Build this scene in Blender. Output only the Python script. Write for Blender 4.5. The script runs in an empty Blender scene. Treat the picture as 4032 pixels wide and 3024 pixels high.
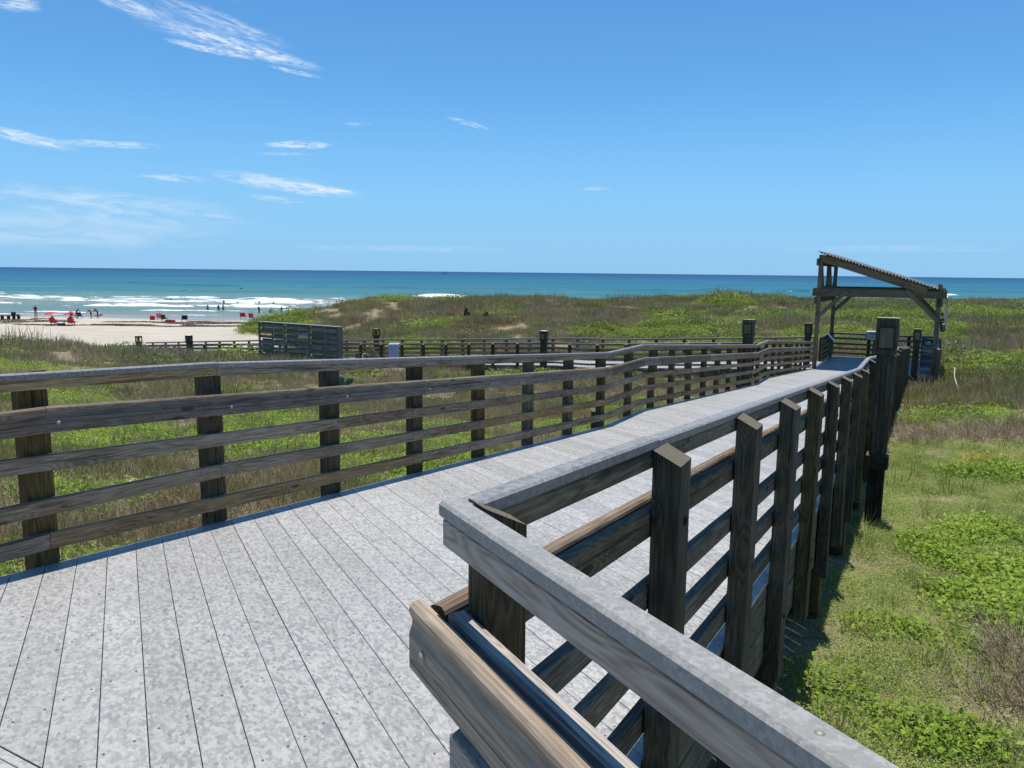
import bpy, bmesh, math, random
import numpy as np
from mathutils import Matrix, Vector
random.seed(7); RNG = np.random.default_rng(11)
SC = bpy.context.scene
COL = SC.collection

# ------------------------------------------------------------------ camera, sky, sun, exposure
cam_d = bpy.data.cameras.new('camera'); cam = bpy.data.objects.new('camera', cam_d); COL.objects.link(cam)
cam_d.sensor_width = 36.0; cam_d.lens = 27.036; cam_d.clip_start = 0.03; cam_d.clip_end = 90000
_p = math.atan(440/3028.0); _a = -math.atan(44/4032.0)
_fw = Vector((0, math.cos(_p), -math.sin(_p))); _r0 = Vector((1, 0, 0)); _u0 = _r0.cross(_fw)
_r = math.cos(_a)*_r0 - math.sin(_a)*_u0; _u = math.cos(_a)*_u0 + math.sin(_a)*_r0
cam.matrix_world = Matrix(((_r.x, _u.x, -_fw.x, 0), (_r.y, _u.y, -_fw.y, 0), (_r.z, _u.z, -_fw.z, 0), (0, 0, 0, 1)))
SC.camera = cam

SUN_DIR = Vector((0.013, 0.115, 1.0)).normalized()
SUN_EL = math.asin(SUN_DIR.z); SUN_AZ = math.atan2(SUN_DIR.x, SUN_DIR.y)
sun_d = bpy.data.lights.new('sun', 'SUN'); sun_d.energy = 5.0; sun_d.angle = math.radians(0.53); sun_d.color = (1.0, 0.945, 0.86)
sun = bpy.data.objects.new('sun', sun_d); COL.objects.link(sun); sun.location = (0, 0, 60)
sun.rotation_mode = 'QUATERNION'; sun.rotation_quaternion = SUN_DIR.to_track_quat('Z', 'Y')
SC.view_settings.view_transform = 'Standard'; SC.view_settings.look = 'None'
SC.view_settings.exposure = 0.22; SC.view_settings.gamma = 1.0; SC.view_settings.use_curve_mapping = False
SC.cycles.max_bounces = 6; SC.cycles.diffuse_bounces = 3; SC.cycles.glossy_bounces = 3
SC.cycles.transmission_bounces = 3; SC.cycles.transparent_max_bounces = 6
SC.cycles.sample_clamp_indirect = 6.0
SC.cycles.use_denoising = True

world = bpy.data.worlds.new('World'); SC.world = world; world.use_nodes = True
class NT:
    """small helper round a node tree"""
    def __init__(s, tree): s.t = tree; s.n = tree.nodes; s.l = tree.links
    def new(s, typ, **kw):
        n = s.n.new(typ)
        for k, v in kw.items(): setattr(n, k, v)
        return n
    def put(s, sock, v):
        if isinstance(v, bpy.types.NodeSocket): s.l.new(v, sock)
        elif v is not None: sock.default_value = v
    def math(s, op, a, b=None, c=None, clamp=False):
        n = s.new('ShaderNodeMath', operation=op, use_clamp=clamp)
        s.put(n.inputs[0], a)
        if b is not None: s.put(n.inputs[1], b)
        if c is not None: s.put(n.inputs[2], c)
        return n.outputs[0]
    def vmath(s, op, a, b=None):
        n = s.new('ShaderNodeVectorMath', operation=op); s.put(n.inputs[0], a)
        if b is not None: s.put(n.inputs[1], b)
        return n.outputs[0]
    def noise(s, vec, scale=5, detail=3, rough=.5, dist=0, w=None):
        n = s.new('ShaderNodeTexNoise'); n.inputs['Scale'].default_value = scale
        n.inputs['Detail'].default_value = detail; n.inputs['Roughness'].default_value = rough
        n.inputs['Distortion'].default_value = dist; s.put(n.inputs['Vector'], vec); return n.outputs['Fac']
    def voro(s, vec, scale=5, feature='F1', out='Distance', rnd=1.0):
        n = s.new('ShaderNodeTexVoronoi', feature=feature); n.inputs['Scale'].default_value = scale
        n.inputs['Randomness'].default_value = rnd; s.put(n.inputs['Vector'], vec); return n.outputs[out]
    def ramp(s, fac, stops, interp='LINEAR'):
        n = s.new('ShaderNodeValToRGB'); cr = n.color_ramp; cr.interpolation = interp
        while len(cr.elements) < len(stops): cr.elements.new(0.5)
        for e, (p, c) in zip(cr.elements, stops):
            e.position = p; e.color = (*c, 1) if len(c) == 3 else c
        s.put(n.inputs[0], fac); return n.outputs[0]
    def mix(s, fac, a, b, blend='MIX'):
        n = s.new('ShaderNodeMix', data_type='RGBA', blend_type=blend)
        s.put(n.inputs['Factor'], fac)
        for sock, v in ((n.inputs[6], a), (n.inputs[7], b)):
            if isinstance(v, tuple): v = (*v, 1) if len(v) == 3 else v
            s.put(sock, v)
        return n.outputs[2]
    def smooth(s, v, lo, hi, a=0.0, b=1.0):
        n = s.new('ShaderNodeMapRange', interpolation_type='SMOOTHSTEP')
        s.put(n.inputs[0], v); n.inputs[1].default_value = lo; n.inputs[2].default_value = hi
        n.inputs[3].default_value = a; n.inputs[4].default_value = b; return n.outputs[0]
    def mapping(s, vec, scale=(1, 1, 1), rot=(0, 0, 0), loc=(0, 0, 0)):
        n = s.new('ShaderNodeMapping'); s.put(n.inputs[0], vec); n.inputs['Scale'].default_value = scale
        n.inputs['Rotation'].default_value = rot; n.inputs['Location'].default_value = loc; return n.outputs[0]

def build_world():
    w = NT(world.node_tree); w.n.clear()
    out = w.new('ShaderNodeOutputWorld'); bg = w.new('ShaderNodeBackground')
    sky = w.new('ShaderNodeTexSky', sky_type='NISHITA'); sky.sun_disc = False
    sky.sun_elevation = SUN_EL; sky.sun_rotation = SUN_AZ
    sky.altitude = 0; sky.air_density = SKY_AIR; sky.dust_density = SKY_DUST; sky.ozone_density = SKY_OZONE
    tc = w.new('ShaderNodeTexCoord'); sep = w.new('ShaderNodeSeparateXYZ'); w.l.new(tc.outputs['Generated'], sep.inputs[0])
    az = w.math('MULTIPLY', w.math('ARCTAN2', sep.outputs[0], sep.outputs[1]), 57.2958)
    el = w.math('MULTIPLY', w.math('ARCSINE', sep.outputs[2]), 57.2958)
    comb = w.new('ShaderNodeCombineXYZ'); w.put(comb.inputs[0], az); w.put(comb.inputs[1], el)
    v = comb.outputs[0]
    total = None
    # (azimuth, elevation, tilt, half length, half width, strength, streak scale): the cirrus of the day
    for i, (a0, e0, th, L, Wd, st, sc) in enumerate(CLOUDS):
        c, s_ = math.cos(math.radians(th)), math.sin(math.radians(th))
        mp = w.mapping(v, scale=(1, 1, 1), rot=(0, 0, -math.radians(th)),
                       loc=(-(a0*c + e0*s_), -(-a0*s_ + e0*c), 3.7*i))
        sp = w.new('ShaderNodeSeparateXYZ'); w.l.new(mp, sp.inputs[0])
        m2 = w.mapping(mp, scale=(0.22*sc, 1.1*sc, 1))
        wob = w.math('MULTIPLY', w.math('SUBTRACT', w.noise(m2, 1.1, 3, .6), .5), 2.2)
        uu = w.math('POWER', w.math('ABSOLUTE', w.math('DIVIDE', sp.outputs[0], L)), 2.0)
        vv = w.math('POWER', w.math('ABSOLUTE', w.math('ADD', w.math('DIVIDE', sp.outputs[1], Wd), w.math('MULTIPLY', wob, .35))), 2.0)
        m = w.smooth(w.math('ADD', uu, vv), 0.0, 1.0, 1.0, 0.0)
        tex = w.smooth(w.noise(m2, 1.9, 5, .58, .7), .30, .72)
        one = w.math('MULTIPLY', w.math('MULTIPLY', m, tex), st)
        total = one if total is None else w.math('MAXIMUM', total, one)
    # very thin cirrus everywhere, as a sky like this has
    fld = w.noise(w.mapping(v, scale=(.05, .18, 1), rot=(0, 0, .2)), 1.0, 5, .6, .5)
    total = w.math('ADD', total, w.math('MULTIPLY', w.smooth(fld, .62, .85), .10), clamp=True)
    hz = w.smooth(el, 0.0, 13.0, HZ_MIX, 0.0)          # pale moist air low over the sea
    skyc = w.mix(hz, w.mix(1.0, sky.outputs[0], SKY_TINT, 'MULTIPLY'), HZ_COL)
    colr = w.mix(total, skyc, CLOUD_COL)
    w.put(bg.inputs[0], colr); bg.inputs[1].default_value = SKY_STRENGTH
    w.l.new(bg.outputs[0], out.inputs[0])

SKY_STRENGTH = 0.10; SKY_AIR = 1.0; SKY_DUST = 0.2; SKY_OZONE = 3.0
SKY_TINT = (0.53, 0.97, 1.25); HZ_MIX = 0.8; HZ_COL = (2.35, 4.7, 7.9); CLOUD_COL = (7.2, 7.9, 8.8)
CLOUDS = [(-19.0, 14.5, -10, 6.2, .55, 1.0, 2.6), (-20.6, 14.1, -6, 3.2, .28, 1.0, 3.2), (-19.8, 15.7, -14, 5.0, .75, .5, 2.2), (-25.4, 16.0, -12, 2.6, .55, .8, 2.2), (-15.3, 13.2, -8, 2.0, .16, .8, 3.2), (-22.0, 15.3, -12, 5.5, 1.0, .32, 1.6), (-24, 18.6, -14, 6, .8, .5, 2),
          (-31.6, 7.8, -9, 3.2, .45, .95, 2.0), (-27.2, 7.8, 2, 4.0, .28, .7, 2.4), (-15.2, 8.55, 2, 2.6, .32, 1.0, 2.4), (-16.2, 7.9, 2, 2.2, .16, .35, 2.6),
          (-16.2, 5.85, -6, 5.8, .62, .7, 1.8), (-14.6, 5.75, -6, 4.6, .30, 1.0, 2.2), (-23.4, 5.95, 0, 2.8, .26, .55, 2.4), (-16.8, 4.85, -5, 2.4, .25, .5, 2.4),
          (-27, 3.9, -3, 10.0, 1.3, .42, .9), (-30, 2.4, 0, 12.0, 1.5, .34, .5),
          (-3.3, 10.4, -14, 1.9, .20, .75, 2.6), (-11.1, 10.1, 0, 1.3, .16, .32, 2.6), (6.0, 6.0, -1, 1.3, .16, .4, 2.6),
          (-31.6, 15.3, 2, 1.6, .6, .75, 2.2), (-8, 1.6, 0, 9.0, .3, .22, 1.2), (26, 1.8, 0, 9.0, .3, .14, 1.0)]
build_world()

# ------------------------------------------------------------------ frames and heights
TH = math.radians(28.61)
US = Vector((math.sin(TH), math.cos(TH), 0)); UN = Vector((math.cos(TH), -math.sin(TH), 0))   # along / across the ramp
def P(s, n, z=0.0): return US*s + UN*n + Vector((0, 0, z))
def deck_z(s): return float(np.interp(s, [1.19, 10.25, 11.7, 20.85, 22.4, 31.7], [-1.495, -2.185, -2.185, -2.885, -2.885, -3.60]))
def walk_z(n): return float(np.interp(-n, [4.1, 13.4, 15.0, 24.2, 27.0, 34.0, 36.4, 50], [-3.60, -4.18, -4.19, -4.74, -4.86, -5.33, -5.40, -6.3]))
RE, LE = -0.72, -4.06            # post faces right and left of the ramp

def vnoise(x, y, seed=0):
    xi = np.floor(x).astype(np.int64); yi = np.floor(y).astype(np.int64); fx = x-xi; fy = y-yi
    def h(a, b):
        v = (a*374761393 + b*668265263 + seed*974634777) & 0xffffffff
        v = ((v ^ (v >> 13))*1274126177) & 0xffffffff
        return ((v ^ (v >> 16)) & 0xffff)/65535.0
    ux = fx*fx*(3-2*fx); uy = fy*fy*(3-2*fy)
    return (h(xi, yi)*(1-ux)+h(xi+1, yi)*ux)*(1-uy) + (h(xi, yi+1)*(1-ux)+h(xi+1, yi+1)*ux)*uy
def fbm(x, y, sc, oct=4, seed=0, rough=.5):
    x = np.asarray(x, float)/sc; y = np.asarray(y, float)/sc; t = 0; a = 1; w = 0
    for k in range(oct):
        t = t + a*vnoise(x*2**k+17.3*k, y*2**k-9.1*k, seed+k); w += a; a *= rough
    return t/w
CTRL = np.array([
 # left of the ramp
 (-2.5,3,-2.15),(-4,6,-2.35),(-6,8,-2.5),(-3,9,-2.65),(-1.5,8,-2.6),(-5,14,-2.95),(-1,12,-2.95),(1,14,-3.1),(2,15,-3.3),(-9,13,-2.75),
 (-15,22,-2.85),(-24,22,-2.8),(-12,22,-3.3),(-6,24,-3.9),(0,22,-3.9),(4,22,-3.75),(7.5,27,-4.15),(3,29,-4.35),(-25,38,-4.05),(-33,38,-3.72),
 (-19,38,-4.35),(-14,36,-4.35),(-10,37,-4.5),(-4,33,-4.6),(-1,32,-4.45),(-12,31,-4.0),(1,33.2,-4.5),(-20,30,-3.6),(-48,38,-3.6),(-60,30,-3.2),(-7,35.5,-4.85),
 # under the walkway to the beach
 (12,32,-4.2),(8,34,-4.35),(3,36,-4.6),(-4,39,-4.85),(-9,42,-5.2),(-15,46,-5.65),(-22,50,-6.0),(-27,51,-6.15),(-12,48,-5.6),
 # right of the ramp
 (1,1,-2.75),(2.2,4.5,-3.0),(4,8,-3.2),(4,5,-3.05),(6,6,-3.05),(7,12,-3.45),(9,11,-3.35),(12,16,-3.5),(14,27.5,-4.05),(11,20,-3.75),(16,27,-3.95),(14.5,24,-3.9),
 (18,24,-3.6),(22,30,-3.6),(20,36,-4.0),(28,34,-3.3),(30,20,-3.2),(25,10,-3.1),(10,2,-3.0),(35,50,-3.3),(25,48,-3.6),(16,42,-4.15),(45,40,-3.2),
 # dunes seaward
 (0,46,-4.75),(8,48,-4.5),(14,55,-4.0),(5,58,-4.05),(-4,55,-4.5),(-10,58,-4.6),(-4,66,-3.6),(4,70,-3.1),(14,68,-3.2),(24,62,-3.3),
 (-15,78,-3.15),(-18.5,79,-3.75),(-21.5,76,-4.45),(-24,73,-5.1),(-27.5,72,-6.4),(-9,80,-3.0),(-12,70,-3.6),(-17,66,-5.1),(-20,64,-5.85),(-14,60,-5.3),(0,82,-2.9),(10,82,-2.8),(22,82,-2.7),(32,80,-2.72),(45,82,-2.75),(55,88,-2.8),
 (68,80,-2.85),(80,70,-2.8),(110,80,-2.9),(50,60,-3.05),(160,60,-2.8),(140,90,-2.7),(6,76,-2.95),(28,72,-3.1),
 # backs of the dunes and the beach
 (-16,94,-6.2),(-10,98,-6.5),(0,99,-6.4),(20,102,-6.5),(40,106,-6.5),(60,110,-6.5),(100,112,-6.5),(160,115,-6.6),
 (-32,56,-6.15),(-40,52,-6.1),(-30,66,-6.35),(-45,66,-6.4),(-60,52,-6.1),(-90,50,-6.0),(-28,80,-6.6),(-50,85,-6.65),(-90,85,-6.65),(-32,95,-6.8),(-60,100,-6.9),
 (-110,100,-6.9),(-70,120,-7.2),(-20,118,-7.15),(20,126,-7.2),(60,134,-7.2),(120,144,-7.3),(-130,118,-7.2),
 (-70,135,-7.5),(0,140,-7.6),(80,155,-7.8),(-70,165,-8.3),(60,190,-9),(-150,160,-8.4),(180,200,-9),
 (0,-20,-3.0),(40,-30,-3.0),(-40,-30,-3.0),(-60,5,-3.0),(120,0,-3.0),(-120,20,-3.0),(-140,50,-6.0),(-10,-2,-2.6),(-12,5,-2.6)], float)
_n = len(CTRL); _A = np.zeros((_n+3, _n+3))
_A[:_n, :_n] = np.hypot(CTRL[:, None, 0]-CTRL[None, :, 0], CTRL[:, None, 1]-CTRL[None, :, 1])
_A[:_n, _n] = 1; _A[:_n, _n+1] = CTRL[:, 0]; _A[:_n, _n+2] = CTRL[:, 1]; _A[_n:, :_n] = _A[:_n, _n:].T
_W = np.linalg.solve(_A, np.r_[CTRL[:, 2], 0, 0, 0])
def beachness(x, y, z): # 1 on open sand, 0 where the dune plants grow
    return np.clip((-z - 5.55 + .5*(fbm(x, y, 6, 3, 5)-.5))/.35, 0, 1)
def ground_h(x, y):
    x = np.asarray(x, float); y = np.asarray(y, float); sh = x.shape
    xf = np.clip(x.ravel(), -160, 190); yf = np.clip(y.ravel(), -40, 210)
    z = np.zeros(xf.size)
    for i0 in range(0, xf.size, 60000):
        xs, ys = xf[i0:i0+60000], yf[i0:i0+60000]
        r = np.hypot(xs[:, None]-CTRL[None, :, 0], ys[:, None]-CTRL[None, :, 1])
        z[i0:i0+60000] = r@_W[:_n] + _W[_n] + _W[_n+1]*xs + _W[_n+2]*ys
    z = z.reshape(sh); x0 = x; y0 = y
    sc = x*US.x + y*US.y; nc = x*UN.x + y*UN.y
    b = beachness(x, y, z)
    far = np.clip((np.hypot(x, y)-18)/35, 0, 1)
    path = np.exp(-np.clip(np.minimum(np.abs(sc-33.1)+60*(nc > 2), 60), 0, None)**2/30.0)   # keep the walkway clear
    amp = (.04 + .62*far)*(1-b)*(1-.85*path)
    z = z + amp*(fbm(x, y, 11, 3, 1)-.5)*2 + (.05+.22*far)*(1-b)*(1-.8*path)*(fbm(x, y, 3.2, 3, 2)-.5)*2
    z = z + .05*(fbm(x, y, .9, 3, 3)-.5)*(1-b) + b*.05*(fbm(x, y*2.2, 2.5, 3, 4)-.5)
    return z

# ------------------------------------------------------------------ materials
def mat(name):
    m = bpy.data.materials.new(name); m.use_nodes = True; t = NT(m.node_tree)
    b = t.n['Principled BSDF']; return m, t, b
MATS = {}
def wood(name, dark, mid, light, endc, rough=.86, hue=.12, spec=.2, fine=1.0, stain=None):
    """weathered board: grain runs along the object's own X"""
    m, t, b = mat(name)
    tc = t.new('ShaderNodeTexCoord'); oi = t.new('ShaderNodeObjectInfo')
    off = t.vmath('SCALE', (1, 1, 1)); off.node.inputs[0].default_value = (29.3, 13.3, 26.9); t.put(off.node.inputs['Scale'], oi.outputs['Random'])
    co = t.vmath('ADD', tc.outputs['Object'], off)
    warp = t.noise(t.mapping(co, scale=(1.3, 5, 5)), 1.6, 2, .5)
    long_ = t.mapping(co, scale=(.55, 8*fine, 8*fine))
    cat = t.noise(long_, 1.5, 3, .5, .6)                                   # cathedral figure
    kn = t.voro(t.mapping(co, scale=(2.1, 7.5, 7.5)), 1.0)
    swirl = t.smooth(kn, .0, .42, .34, 0.0)
    rings = t.math('PINGPONG', t.math('MULTIPLY', t.math('ADD', t.math('ADD', cat, swirl), t.math('MULTIPLY', warp, .35)), 11.0), .5)
    fib = t.noise(t.mapping(co, scale=(5.5, 130*fine, 130*fine)), 1.0, 4, .7)
    blot = t.noise(t.mapping(co, scale=(1.2, 4, 4)), 1.0, 4, .6)
    knot = t.smooth(kn, .07, .13, 1.0, 0.0)
    v = t.math('ADD', t.math('MULTIPLY', rings, .55), t.math('MULTIPLY', fib, .75))
    v = t.math('ADD', v, t.math('MULTIPLY', t.math('SUBTRACT', blot, .5), .75))
    c = t.ramp(v, [(.22, dark), (.5, mid), (.85, light)])
    c = t.mix(t.math('MULTIPLY', knot, .75), c, tuple(k*.35 for k in dark))
    crack = t.smooth(t.noise(t.mapping(co, scale=(.9, 42*fine, 42*fine)), 1.0, 2, .4), .64, .68)
    c = t.mix(t.math('MULTIPLY', crack, .55), c, tuple(k*.3 for k in dark))
    if stain: c = t.mix(t.smooth(t.noise(t.mapping(co, scale=(2, 6, 6)), 1.3, 4, .6), .5, .72, 0, .6), c, stain)
    hs = t.new('ShaderNodeHueSaturation'); t.put(hs.inputs['Color'], c)
    t.put(hs.inputs['Value'], t.math('ADD', t.math('MULTIPLY', oi.outputs['Random'], .45), .78))
    t.put(hs.inputs['Saturation'], t.math('ADD', t.math('MULTIPLY', t.math('FRACT', t.math('MULTIPLY', oi.outputs['Random'], 7.13)), .6), .7))
    c = hs.outputs[0]
    geo = t.new('ShaderNodeNewGeometry'); vt = t.new('ShaderNodeVectorTransform', vector_type='NORMAL', convert_from='WORLD', convert_to='OBJECT')
    t.l.new(geo.outputs['Normal'], vt.inputs[0]); sp = t.new('ShaderNodeSeparateXYZ'); t.l.new(vt.outputs[0], sp.inputs[0])
    isend = t.smooth(t.math('ABSOLUTE', sp.outputs[0]), .55, .75)
    sy = t.new('ShaderNodeSeparateXYZ'); t.l.new(co, sy.inputs[0])
    er = t.math('PINGPONG', t.math('MULTIPLY', t.math('SQRT', t.math('ADD', t.math('POWER', t.math('FRACT', t.math('MULTIPLY', sy.outputs[1], 1.7)), 2), t.math('POWER', sy.outputs[2], 2))), 90.0), .5)
    endcol = t.mix(t.math('ADD', t.math('MULTIPLY', er, .45), t.math('MULTIPLY', t.noise(co, 60, 4, .7), .7)), tuple(k*.55 for k in endc), tuple(min(1, k*1.2) for k in endc))
    c = t.mix(isend, c, endcol)
    t.put(b.inputs['Base Color'], c); b.inputs['Roughness'].default_value = rough; b.inputs['Specular IOR Level'].default_value = spec
    bump = t.new('ShaderNodeBump'); bump.inputs['Strength'].default_value = .75; bump.inputs['Distance'].default_value = .004
    hgt = t.math('SUBTRACT', t.math('ADD', t.math('MULTIPLY', fib, .8), t.math('MULTIPLY', rings, .6)), t.math('MULTIPLY', crack, 1.2))
    t.put(bump.inputs['Height'], hgt); t.l.new(bump.outputs[0], b.inputs['Normal'])
    MATS[name] = m; return m
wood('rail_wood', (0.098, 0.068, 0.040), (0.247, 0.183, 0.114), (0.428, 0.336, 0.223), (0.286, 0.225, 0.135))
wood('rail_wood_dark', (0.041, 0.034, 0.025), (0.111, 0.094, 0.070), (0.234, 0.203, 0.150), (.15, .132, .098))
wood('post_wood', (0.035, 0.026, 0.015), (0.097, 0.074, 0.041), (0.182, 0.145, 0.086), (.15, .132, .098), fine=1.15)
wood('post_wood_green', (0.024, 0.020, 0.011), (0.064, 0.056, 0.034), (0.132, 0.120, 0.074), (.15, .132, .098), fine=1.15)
wood('handrail_wood', (0.100, 0.068, 0.045), (0.195, 0.144, 0.100), (0.330, 0.260, 0.189), (.10, .07, .045), rough=.72, spec=.25)
wood('handrail_tan', (.16, .102, .055), (.29, .205, .122), (.42, .322, .205), (.18, .13, .085), rough=.7, spec=.28, stain=(.15, .12, .09))
wood('near_rail_wood', (0.189, 0.153, 0.124), (0.336, 0.289, 0.242), (0.460, 0.413, 0.360), (.12, .09, .07), rough=.75, stain=(.19, .15, .125))
wood('shelter_wood', (.075, .062, .042), (.155, .133, .095), (.245, .215, .16), (.24, .21, .15))
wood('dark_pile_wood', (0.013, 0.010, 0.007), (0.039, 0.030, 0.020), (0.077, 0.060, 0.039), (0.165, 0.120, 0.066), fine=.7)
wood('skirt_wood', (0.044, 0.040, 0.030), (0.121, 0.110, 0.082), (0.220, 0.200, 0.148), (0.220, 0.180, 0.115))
wood('bollard_wood', (0.029, 0.024, 0.015), (0.068, 0.058, 0.037), (0.132, 0.113, 0.074), (0.330, 0.270, 0.164), fine=.8)
wood('panel_wood', (0.094, 0.085, 0.049), (0.143, 0.130, 0.082), (0.187, 0.170, 0.111), (0.330, 0.270, 0.164), fine=.6)
wood('screen_wood', (0.094, 0.083, 0.061), (0.206, 0.186, 0.144), (0.354, 0.325, 0.260), (.24, .21, .15))

def composite(name, cols, scale, rough=.5, spec=.4, streak=(1, 1, 1), lich=None, bumpd=.0006, rnd=.10):
    """recycled plastic lumber bleached in flakes"""
    m, t, b = mat(name)
    tc = t.new('ShaderNodeTexCoord'); oi = t.new('ShaderNodeObjectInfo')
    off = t.vmath('SCALE', (1, 1, 1)); off.node.inputs[0].default_value = (41.3, 19.1, 7.7); t.put(off.node.inputs['Scale'], oi.outputs['Random'])
    co = t.mapping(t.vmath('ADD', tc.outputs['Object'], off), scale=streak)
    w1 = t.noise(co, scale*.8, 2, .5)
    cw = t.vmath('ADD', co, t.vmath('SCALE', (1, 1, 1)))
    cs = t.new('ShaderNodeTexVoronoi', feature='F1'); cs.inputs['Scale'].default_value = scale*2.6; cs.inputs['Randomness'].default_value = 1
    nz = t.new('ShaderNodeTexNoise'); nz.inputs['Scale'].default_value = scale*4; nz.inputs['Detail'].default_value = 2; t.put(nz.inputs['Vector'], co)
    t.put(cs.inputs['Vector'], t.vmath('ADD', co, t.vmath('SCALE', nz.outputs['Color'])))
    sc_ = cs.inputs['Vector'].links[0].from_node.inputs[1].links[0].from_node; sc_.inputs['Scale'].default_value = .35/scale
    sr = t.new('ShaderNodeSeparateColor'); t.l.new(cs.outputs['Color'], sr.inputs[0])
    v = t.math('ADD', t.math('MULTIPLY', sr.outputs[0], .55), t.math('MULTIPLY', t.noise(co, scale*.9, 4, .65), .75))
    c = t.ramp(v, cols)
    fl = t.smooth(t.noise(t.vmath('ADD', co, (5.2, 1.3, 8.8)), scale*2.2, 3, .6), .66, .70)
    c = t.mix(t.math('MULTIPLY', fl, .8), c, tuple(min(.78, k*1.35) for k in cols[-1][1]))
    if lich: c = t.mix(t.smooth(t.noise(t.vmath('ADD', co, (9.2, 4.3, 1.8)), scale*.5, 4, .6), .52, .6, 0, .75), c, lich)
    if scale < 30: c = t.mix(t.smooth(t.noise(t.new('ShaderNodeNewGeometry').outputs['Position'], .9, 4, .6), .35, .75, 0, .30), c, (.20, .195, .185)); c = t.mix(t.smooth(t.noise(t.new('ShaderNodeNewGeometry').outputs['Position'], 7, 4, .7), .66, .74, 0, .3), c, (.16, .14, .11))
    gr = t.noise(co, scale*26, 2, .7)
    c = t.mix(t.smooth(gr, .55, .75, 0, .25), c, tuple(k*.6 for k in cols[0][1]))
    hs = t.new('ShaderNodeHueSaturation'); t.put(hs.inputs['Color'], c)
    t.put(hs.inputs['Value'], t.math('ADD', t.math('MULTIPLY', oi.outputs['Random'], rnd*2), 1-rnd)); c = hs.outputs[0]
    t.put(b.inputs['Base Color'], c); b.inputs['Roughness'].default_value = rough; b.inputs['Specular IOR Level'].default_value = spec
    bump = t.new('ShaderNodeBump'); bump.inputs['Strength'].default_value = .6; bump.inputs['Distance'].default_value = bumpd
    t.put(bump.inputs['Height'], t.math('ADD', gr, t.math('MULTIPLY', sr.outputs[0], .5))); t.l.new(bump.outputs[0], b.inputs['Normal'])
    MATS[name] = m; return m
composite('deck_plank', [(.30, (.215, .214, .212)), (.52, (.278, .275, .268)), (.68, (.342, .337, .322)), (.88, (.405, .398, .378))], 24.0, .55, .35, streak=(.8, 1.25, 1))
composite('cap_plank', [(.3, (.15, .147, .145)), (.6, (.205, .2, .195)), (.85, (.27, .265, .255))], 34.0, .5, .4, bumpd=.0012)
composite('near_cap_plank', [(.3, (.20, .192, .178)), (.6, (.245, .237, .222)), (.85, (.30, .29, .275))], 70.0, .5, .4, lich=(.215, .226, .20), bumpd=.001)

def simple(name, col, rough=.6, metal=0, spec=.4, var=.15, scale=6, emit=None, trans=0):
    m, t, b = mat(name)
    tc = t.new('ShaderNodeTexCoord')
    c = t.mix(t.noise(tc.outputs['Object'], scale, 4, .6), tuple(k*(1-var) for k in col), tuple(min(1, k*(1+var)) for k in col))
    t.put(b.inputs['Base Color'], c); b.inputs['Roughness'].default_value = rough; b.inputs['Metallic'].default_value = metal
    b.inputs['Specular IOR Level'].default_value = spec
    if trans:
        tr = t.new('ShaderNodeBsdfTranslucent'); t.put(tr.inputs[0], c); mx = t.new('ShaderNodeMixShader'); mx.inputs[0].default_value = trans
        o = t.n['Material Output']; t.l.new(b.outputs[0], mx.inputs[1]); t.l.new(tr.outputs[0], mx.inputs[2]); t.l.new(mx.outputs[0], o.inputs[0])
    MATS[name] = m; return m
simple('hole_dark', (.006, .005, .004), .9); simple('steel', (.30, .275, .23), .62, .45); simple('screw_dark', (.10, .09, .08), .6, .4)
simple('pipe_white', (.75, .74, .70), .4); simple('red_fabric', (.62, .03, .04), .7, trans=.25); simple('pink_fabric', (.7, .10, .16), .7)
simple('navy_fabric', (.012, .02, .07), .8); simple('black_fabric', (.012, .012, .015), .8); simple('green_fabric', (.012, .04, .03), .8)
simple('towel_blue', (.42, .50, .66), .95, var=.12, scale=14, trans=.15); simple('skin', (.36, .19, .12), .6); simple('skin_dark', (.16, .085, .055), .6)
simple('hair', (.02, .013, .01), .6); simple('lilac_cloth', (.33, .32, .48), .8); simple('white_cloth', (.75, .75, .72), .8)
simple('wine_cloth', (.22, .015, .02), .8); simple('yellow_cloth', (.5, .55, .02), .7); simple('grey_plastic', (.25, .25, .27), .5)
simple('sign_blue', (.010, .011, .045), .3); simple('sign_pale', (.55, .68, .68), .25, var=.05); simple('sign_white', (.27, .27, .33), .35, var=.05)
simple('sign_teal', (.03, .30, .36), .4); simple('sign_yellow', (.65, .42, .05), .4); simple('sign_black', (.02, .02, .025), .4)
simple('sign_print', (.25, .27, .33), .5); simple('cream_board', (.62, .58, .47), .6); simple('sign_grey', (.05, .06, .08), .4)
simple('cactus_green', (.07, .13, .06), .6); simple('driftwood', (.5, .46, .38), .8); simple('ivory_pvc', (.3, .29, .26), .5)
simple('stone', (.42, .34, .24), .9, var=.3, scale=9)

def roof_mat():
    m, t, b = mat('roof_sheet'); tc = t.new('ShaderNodeTexCoord'); co = tc.outputs['Object']
    v = t.noise(co, 3.0, 5, .65); d = t.noise(t.mapping(co, scale=(3, 3, 3)), 6, 4, .7)
    c = t.ramp(v, [(.3, (.07, .07, .065)), (.5, (.22, .215, .20)), (.7, (.42, .41, .385))])
    c = t.mix(t.smooth(d, .5, .62), c, (.09, .08, .06))
    t.put(b.inputs['Base Color'], c); b.inputs['Roughness'].default_value = .7
    bump = t.new('ShaderNodeBump'); bump.inputs['Distance'].default_value = .01; t.put(bump.inputs['Height'], d); t.l.new(bump.outputs[0], b.inputs['Normal'])
    MATS['roof_sheet'] = m
roof_mat()

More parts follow.
